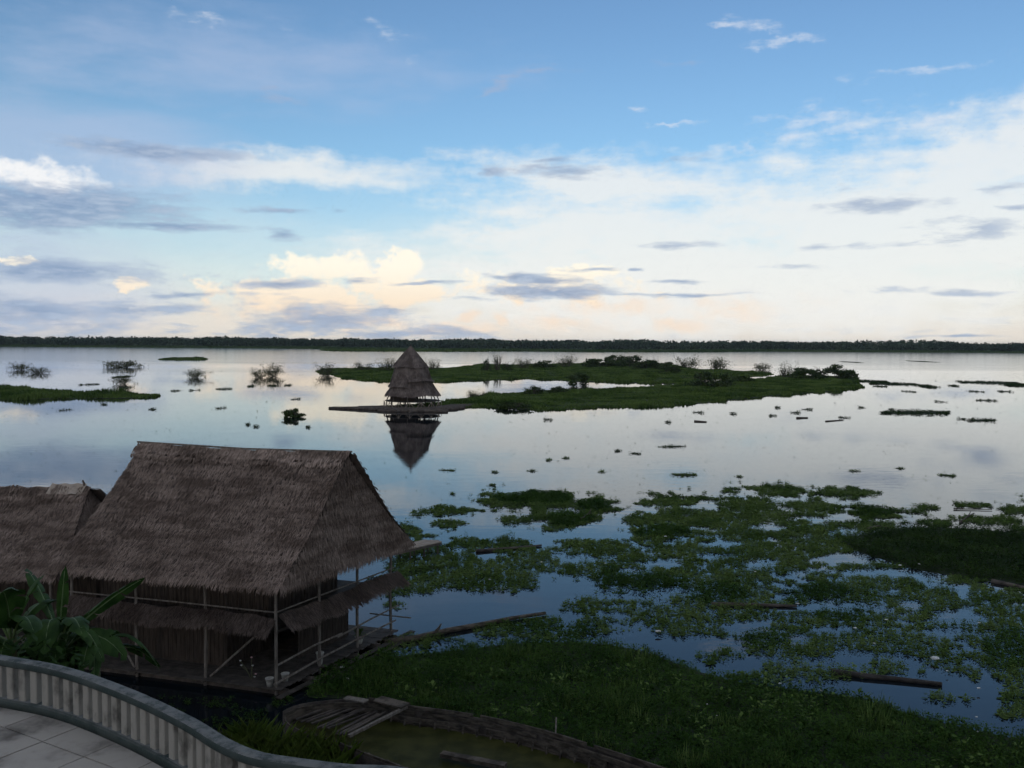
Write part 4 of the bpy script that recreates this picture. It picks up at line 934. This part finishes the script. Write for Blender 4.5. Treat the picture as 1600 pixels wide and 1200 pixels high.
def bank():
    xs = np.arange(-70, 60, .8); ys = np.arange(8, 40, .8); X, Y = np.meshgrid(xs, ys)
    shore = 34.2 - 2.4 * np.clip((X + 9) / 3, 0, 2.2) - 2.0 * np.clip((X - 1) / 4, 0, 2) + np.clip((-X - 14) / 6, 0, 1) * 2.2
    Z = (shore - Y) * .24 + .5 * (fbm(X / 2.5, Y / 2.5, 61) - .5); Z = np.clip(Z, -1.2, 3.6)
    V = np.stack([X, Y, Z], -1).reshape(-1, 3); n = len(xs)
    F = np.array([(j * n + i, j * n + i + 1, (j + 1) * n + i + 1, (j + 1) * n + i) for j in range(len(ys) - 1) for i in range(n - 1)])
    tag(link('river_bank', fast_mesh('river_bank', V, F), MT['mud'], None, True), 'muddy river bank below the terrace', kind='structure')
    # tall grass at the water's edge in front of the boat
    r = np.random.default_rng(15); n = 3600
    px = np.clip(r.normal(438, 46, n), 330, 545); py = r.uniform(1168, 1250, n) - 10 * (px < 430)
    P = np.array([on_z(a, b, .25) for a, b in zip(px, py)]); P[:, 2] = .0
    h = r.uniform(.4, 1.35, n) * (.5 + .9 * fbm(P[:, 0] * 1.5, P[:, 1] * 1.5, 5)); an = r.uniform(0, 6.28, n); ln = r.uniform(.1, .5, n)
    d = np.stack([np.cos(an) * ln, np.sin(an) * ln, np.ones(n)], -1); s = np.stack([-np.sin(an), np.cos(an), 0 * an], -1) * .022
    A = P; B = P + d * (h * .55)[:, None]; T = P + d * h[:, None] + np.stack([np.cos(an) * ln * .6, np.sin(an) * ln * .6, -.15 * np.ones(n)], -1) * h[:, None]
    V = np.stack([A - s, A + s, B + s * .8, T, B - s * .8], 1).reshape(-1, 3)
    tag(link('bank_grass', fast_mesh('bank_grass', V, np.arange(n * 5).reshape(-1, 5)), MT['grass']), 'tall bright grass at the bank behind the balustrade', 'grass', kind='stuff')
    # weeds between bank and house
    x = r.uniform(-24, -9, 1800); y = r.uniform(33.5, 37.6, 1800); k = fbm(x / 1.5, y / 1.2, 90) > .56
    rosettes('bank_weeds', x[k], y[k], np.full(k.sum(), .16), np.full(k.sum(), .1), MT['leaf_dark'], 'dark weeds in the muddy shallows before the house', 'weeds', 91, 7, 1)
bank()

# ------------------------------------------------------------------ wrecked wooden boat
def boat():
    G = .75
    far = np.array([on_z(px, py, G)[:2] for px, py in ((443, 1108), (470, 1097), (530, 1090), (595, 1093), (640, 1103), (710, 1112), (780, 1125), (860, 1145), (935, 1168), (1030, 1199), (1120, 1230), (1200, 1262))])
    near = np.array([on_z(px, py, G)[:2] for px, py in ((443, 1108), (448, 1122), (475, 1136), (520, 1150), (560, 1166), (610, 1184), (665, 1205), (760, 1240), (880, 1285), (1000, 1330))])
    fa, ne = resample(far, .3), resample(near, .3)
    c = (fa.mean(0) + ne.mean(0)) / 2
    o = thing('wooden_boat', (c[0], c[1], 0), 'wrecked grey wooden boat half sunk in green algae', 'boat')
    r = np.random.default_rng(6)
    def offset(P):
        T = np.gradient(P, axis=0); T /= np.linalg.norm(T, axis=1)[:, None]; N = np.stack([-T[:, 1], T[:, 0]], -1)
        if np.mean(np.sum((c - P) * N, 1)) < 0: N = -N
        return N
    NF, NN = offset(fa), offset(ne)
    def strake(P, N, i0, i1, z0, z1, off, th=.05, mat='old_wood'):
        m = MB(); V = []; F = []
        j = r.normal(0, .022)
        for p, n in zip(P[i0:i1], N[i0:i1]):
            a = p + n * (off + j); b = p + n * (off + j + th); V += [(a[0], a[1], z0), (b[0], b[1], z0), (b[0], b[1], z1), (a[0], a[1], z1)]
        k = i1 - i0
        for i in range(k - 1): F += [(4 * i + q, 4 * i + (q + 1) % 4, 4 * i + 4 + (q + 1) % 4, 4 * i + 4 + q) for q in range(4)]
        F += [(3, 2, 1, 0), (4 * k - 4, 4 * k - 3, 4 * k - 2, 4 * k - 1)]
        m.add(V, F).build('strake', MT[mat], o)
    nf, nn = len(fa), len(ne)
    strake(fa, NF, 0, nf, -.4, .66, -.07, .03, 'log'); strake(ne, NN, 0, nn, -.4, .5, -.07, .03, 'log')
    for z0, z1, off, cuts in ((-.35, .13, .13, (0, 22, nf)), (.165, .375, .08, (0, 15, 29, 47, nf)), (.41, .60, .04, (0, 20, 37, 52, nf)), (.635, .80, .0, (12, 28, 44, nf))):
        for a, b in zip(cuts[:-1], cuts[1:]):
            if b - a > 2: strake(fa, NF, a, min(b, nf), z0 + r.normal(0, .012), z1 + r.normal(0, .02), off)
    for z0, z1, off, cuts in ((-.35, .14, .12, (0, 20, nn)), (.15, .38, .06, (0, 17, nn)), (.40, .58, .0, (0, 12, 26, nn))):
        for a, b in zip(cuts[:-1], cuts[1:]): strake(ne, NN, a, min(b, nn), z0, z1 + r.normal(0, .02), off)
    for i in range(14, nf - 2, 2):
        p, n = fa[i], NF[i]; h = r.uniform(.22, .42)
        MB().bar((p[0] + n[0] * .26, p[1] + n[1] * .26, h), (p[0] + n[0] * .45, p[1] + n[1] * .45, -.3), .06, .06, (n[0], n[1], 0)).build('rib', MT['old_wood'], o)
    for i in range(8, nn - 2, 3):
        p, n = ne[i], NN[i]; MB().bar((p[0] + n[0] * .2, p[1] + n[1] * .2, .5), (p[0] + n[0] * .38, p[1] + n[1] * .38, -.3), .08, .08, (n[0], n[1], 0)).build('rib', MT['old_wood'], o)
    q = lambda px, py, z: on_z(px, py, z)
    MB().bar(q(545, 1150, .5), q(636, 1104, .72), .13, .1).build('thwart', MT['pole'], o)
    MB().bar(q(590, 1092, .78), q(634, 1103, .8), .55, .06).build('deck_board', MT['old_wood'], o)
    MB().bar(q(540, 1090, .82), q(572, 1096, .84), .35, .05).build('deck_board', MT['pole'], o)
    # sunken foredeck slats
    for i in range(10):
        f = i / 9; A = q(462 + 75 * f, 1122 + 26 * f, .34); B = q(540 + 68 * f, 1094 + 16 * f, .44); B = A + (B - A) * r.uniform(.85, 1.0)
        MB().bar(A + [0, 0, r.normal(-.04, .04)], B + [0, 0, r.normal(-.04, .04)], r.uniform(.07, .13), .05).build('deck_slat', MT['log'], o)
    MB().bar(q(690, 1178, .3), q(790, 1197, .3), .3, .14).build('loose_beam', MT['old_wood'], o)
    MB().bar(q(520, 1160, .3), q(640, 1208, .3), .14, .1).build('loose_beam', MT['old_wood'], o)
    MB().tube([q(868, 1146, .8), q(869, 1134, .8) * [1, 1, 0] + [0, 0, 1.1]], .03, 5).build('stake', MT['pole'], o)
    P = np.concatenate([fa + NF * .2, (ne + NN * .16)[::-1]]); n = len(P)
    tag(MB().add([(p[0], p[1], .10) for p in P], [tuple(range(n))]).build('algae_water', MT['algae'], o), 'green algae covered water lying inside the boat')
boat()

# ------------------------------------------------------------------ logs, jetty, litter
def log(pix, rad, label, branch=None, mat='log', z=.08):
    P = [on_z(px, py, z) for px, py in pix]; o = thing('floating_log', tuple(P[0]), label, 'log', 'logs adrift among the plants')
    n = len(P); MB().tube(P, [rad * (1 - .45 * i / max(n - 1, 1)) for i in range(n)], 9).build('trunk', MT[mat], o, True)
    if branch:
        for (px, py, h) in branch:
            k = on_z(px, py, z); MB().tube([k, k + [.25, .1, h * .6], k + [.35, .2, h]], [rad * .5, rad * .35, rad * .2], 6).build('branch_stub', MT[mat], o)
log([(600, 1004), (650, 997), (700, 985), (750, 976), (800, 966), (852, 958)], .17, 'long brown log with a branch stub right of the house deck', [(678, 990, .45)], 'old_wood', .12)
log([(1298, 1050), (1350, 1056), (1410, 1062), (1472, 1069)], .16, 'thick dark log in the blue channel at lower right', None, 'wet_log')
log([(744, 861), (795, 857), (846, 852)], .13, 'straight bluish log above the open water right of the roof')
log([(1112, 944), (1180, 945), (1245, 947)], .13, 'dark log buried in the carpet left of the channel')
log([(1550, 908), (1580, 914), (1640, 926)], .16, 'log under the tall dark raft at the right edge')
log([(1356, 826), (1372, 822), (1388, 825)], .1, 'short bent stick left above the tall dark raft')
log([(908, 811), (918, 804), (932, 799)], .1, 'slanted stick poking from the upper middle mats', [(918, 804, .5)])
log([(1500, 816), (1512, 807), (1522, 802)], .1, 'slanted stick on pale water near the right edge', [(1512, 807, .5)])
log([(1490, 795), (1550, 796)], .06, 'thin straight pole lying on pale water near the right edge')
log([(1085, 658), (1104, 659)], .2, 'short dark log on open water below the front island')
log([(1290, 658), (1318, 656)], .12, 'thin pale pole afloat below the right end of the island')
log([(1245, 653), (1262, 652.5)], .22, 'dark driftwood below the right end of the island')
def jetty():
    o = thing('plank_jetty', tuple(HW(1.5, 8.5, 0)), 'weathered plank jetty sticking out behind the thatched roof', 'jetty')
    A, B = on_z(600, 866, .9), on_z(688, 846, .9); d = (B - A) / np.linalg.norm(B - A); s = np.array([-d[1], d[0], 0])
    for k in range(4): MB().bar(A + s * (k * .34), B + s * (k * .34) + d * R.normal(0, .35), .3, .06).build('plank', MT['ridge_pale'], o)
    for f in (.45, .7, .95):
        for e in (0, 1.0): MB().tube([A + (B - A) * f + s * e - [0, 0, 1.4], A + (B - A) * f + s * e - [0, 0, .05]], .07, 6).build('pile', MT['log'], o)
    MB().bar(A - [0, 0, .12] - s * .1, B - [0, 0, .12] - s * .1, .1, .14).build('beam', MT['log'], o)
    o = thing('plank_walkway', tuple(HW(-11.5, .5, 0)), 'grey plank walkway behind the banana leaves', 'walkway')
    A, B = HW(-11.2, 1.0, 1.25), HW(-15.5, .2, .75); d = (B - A) / np.linalg.norm(B - A); s = np.array([-d[1], d[0], 0])
    for k in range(3): MB().bar(A + s * k * .36, B + s * k * .36, .32, .06).build('plank', MT['pole'], o)
    for f in (.2, .8): MB().tube([A + (B - A) * f + s * .3 - [0, 0, 1.8], A + (B - A) * f + s * .3], .06, 6).build('pile', MT['log'], o)
jetty()
def litter(px, py, w, label, group, seed, name='litter'):
    r = np.random.default_rng(seed); c = on_z(px, py, .22); s = w * c[1] / FPX * .42
    n, k = 7, 4; V = []; F = []
    for j in range(k + 1):
        for i in range(n):
            a = i * 6.283 / n; q = math.sin(math.pi * (j + .15) / (k + .3)) * r.uniform(.7, 1.2)
            V.append((c[0] + s * q * math.cos(a), c[1] + s * .7 * q * math.sin(a), c[2] + s * .28 * (-math.cos(math.pi * j / k)) * r.uniform(.7, 1.2)))
    for j in range(k): F += [(j * n + i, j * n + (i + 1) % n, (j + 1) * n + (i + 1) % n, (j + 1) * n + i) for i in range(n)]
    F += [tuple(range(n))[::-1], tuple(range(k * n, k * n + n))]
    tag(MB().add(V, F).build(name, MT['white'], None), label, 'litter', group)
litter(1461, 1028, 19, 'largest piece of white litter, lying on the carpet at right', None, 1)
for i, (px, py, w) in enumerate([(1385, 968, 7), (1336, 981, 8), (1246, 943, 7), (1406, 883, 7), (1436, 881, 6), (1529, 1075, 9), (1526, 1120, 6), (1528, 1143, 5), (1283, 1079, 9), (1219, 1068, 8), (1007, 1046, 5), (535, 1042, 10), (543, 1060, 7), (1040, 838, 7), (1028, 986, 12), (1366, 1005, 6), (1480, 1048, 6), (1530, 973, 6), (846, 878, 5), (1180, 893, 5), (765, 905, 5), (945, 880, 5), (1105, 1100, 4), (1120, 1118, 4)]):
    litter(px, py, w, 'small scrap of white litter caught among the water plants', 'white scraps among the plants', 20 + i)

# ------------------------------------------------------------------ banana plants
def banana_leaf(o, base, tip, arch, width, roll, seed):
    r = np.random.default_rng(seed); base = np.array(base); tip = np.array(tip); n = 22
    t = np.linspace(0, 1, n); P = base + (tip - base) * t[:, None]; P[:, 2] += arch * 4 * t * (1 - t)
    T = np.gradient(P, axis=0); T /= np.linalg.norm(T, axis=1)[:, None]
    sd_ = np.cross(T, (0, 0, 1)); sd_ /= np.linalg.norm(sd_, axis=1)[:, None]; up = np.cross(sd_, T)
    sd2 = sd_ * math.cos(roll) + up * math.sin(roll); up2 = np.cross(sd2, T)
    w = width * np.clip(np.sin(np.pi * np.clip((t - .12) / .88, 0, 1)) ** .55, 0, 1); w[t < .13] = 0.012
    V = []; F = []
    for sgn in (-1, 1):
        i = 2; 
        while i < n - 1:
            L = r.integers(2, 6); j = min(i + L, n - 1); b0 = len(V); sk = r.uniform(-.04, .08); dr = r.uniform(.10, .45)
            for k in range(i, j + 1):
                e = w[k] * (1 if k not in (i, j) else .93)
                V.append(P[k]); V.append(P[k] + sd2[k] * sgn * e * .55 + up2[k] * e * .12 + T[k] * (sk + .05)); V.append(P[k] + sd2[k] * sgn * e + T[k] * (sk + .12) - np.array([0, 0, dr * e]))
            for k in range(j - i):
                q = b0 + 3 * k; F += [(q, q + 3, q + 4, q + 1), (q + 1, q + 4, q + 5, q + 2)]
            i = j
    lf = MB().add(V, F).build('leaf', MT['banana'], o, True)
    MB().tube(P[::3], list(np.linspace(.035, .008, len(P[::3]))), 6).build('midrib', MT['banana_rib'], o, True)
def banana(base_px, y, label, leaves, seed, extra=9):
    b = at_y(base_px[0], base_px[1], y); g = b.copy(); g[2] = 1.5
    o = thing('banana_plant', tuple(g), label, 'banana plant', 'banana plants below the terrace')
    MB().tube([g, (g + b) / 2 + [.05, 0, 0], b + [0, 0, .2]], [.17, .14, .09], 9).build('stem', MT['stem'], o, True)
    for i, (bx, by, tx, ty, dy, arch, w, roll) in enumerate(leaves):
        banana_leaf(o, at_y(bx, by, y), at_y(tx, ty, y + dy), arch, w, roll, seed * 50 + i)
    r = np.random.default_rng(seed + 60); c = at_y(leaves[0][0], leaves[0][1], y)
    for i in range(extra):      # older leaves hanging all round
        a = i * 2.4 + r.uniform(0, .8); L = r.uniform(1.0, 1.7); st = c - [0, 0, r.uniform(.0, .5)]
        banana_leaf(o, st, st + [math.cos(a) * L, math.sin(a) * L * .9, r.uniform(-1.0, .1)], r.uniform(.35, .75), r.uniform(.24, .36), r.normal(0, .5), seed * 90 + i)
banana((95, 1010), 25.0, 'banana plant with a long bright leaf reaching toward the thatched skirt', [
    (98, 1000, 220, 906, .8, .12, .24, .9), (92, 1000, 101, 892, -.2, .0, .20, 1.25), (95, 1003, 190, 935, 1.6, .25, .26, .7), (92, 1000, 45, 893, 1.2, .2, .34, -.6), (96, 1005, 128, 990, -1.8, .55, .34, .1), (90, 1003, 70, 1015, -2.0, .7, .36, -.1)], 1)
banana((20, 1000), 24.2, 'banana plant with broad shadowed leaves at the left edge', [
    (18, 1000, 62, 905, .6, .25, .36, .5), (16, 1000, -14, 893, .2, .1, .42, -.9), (18, 1000, 5, 925, -1.6, .3, .5, -.5), (20, 1002, 52, 985, -1.8, .5, .36, .2), (15, 1000, -60, 950, 0, .5, .42, -.3), (20, 1000, 80, 940, 1.4, .3, .34, .4)], 2)
banana((150, 1030), 26.0, 'low banana plant with one leaf drooping in front of the house', [
    (150, 1022, 247, 1043, .3, .75, .26, .35), (148, 1022, 178, 1000, 1.4, .4, .3, .3), (150, 1024, 100, 1022, -.8, .5, .3, -.2), (150, 1022, 135, 985, .5, .2, .26, -.6), (150, 1026, 130, 1040, -1.8, .5, .3, .0)], 3, 3)

# undergrowth at the foot of the banana plants
def undergrowth():
    r = np.random.default_rng(44); n = 1500
    px = r.uniform(-120, 135, n); top = 1000 + 40 * np.clip((px - 60) / 150, 0, 1); py = top + r.uniform(0, 120, n) ** 1.0 - 25 * (fbm(px / 25, px * 0, 3) - .3); y = r.uniform(22.5, 27.0, n)
    c = np.array([at_y(a, b, q) for a, b, q in zip(px, py, y)]); an = r.uniform(0, 6.28, n); e = r.uniform(-.5, .9, n); l = r.uniform(.18, .5, n)
    d = np.stack([np.cos(an) * np.cos(e), np.sin(an) * np.cos(e), np.sin(e)], -1) * l[:, None]; s = np.stack([-np.sin(an), np.cos(an), r.normal(0, .3, n)], -1) * (l * .22)[:, None]
    V = np.stack([c - d * .5, c + s, c + d * .5, c - s], 1).reshape(-1, 3)
    tag(link('undergrowth', fast_mesh('undergrowth', V, np.arange(n * 4).reshape(-1, 4)), MT['banana']), 'dark leafy undergrowth round the banana plants', 'undergrowth', kind='stuff')
undergrowth()

# ------------------------------------------------------------------ air
def haze():
    m = bpy.data.materials.new('haze_air'); m.use_nodes = True; t = NT(m.node_tree); t.n.clear()
    o = t.new('ShaderNodeOutputMaterial'); v = t.new('ShaderNodeVolumePrincipled')
    v.inputs['Color'].default_value = (.80, .90, 1.0, 1); v.inputs['Density'].default_value = HAZE; v.inputs['Anisotropy'].default_value = 0.0
    t.l.new(v.outputs[0], o.inputs['Volume'])
    b = MB(); q = [(-9100, -260), (9100, -260), (9100, 9100), (-9100, 9100)]
    b.hexa([(x, y, -2.5) for x, y in q], [(x, y, 30) for x, y in q])
    tag(b.build('haze', m), 'thin evening haze over the river', 'haze', kind='stuff')
HAZE = 0.000035
haze()
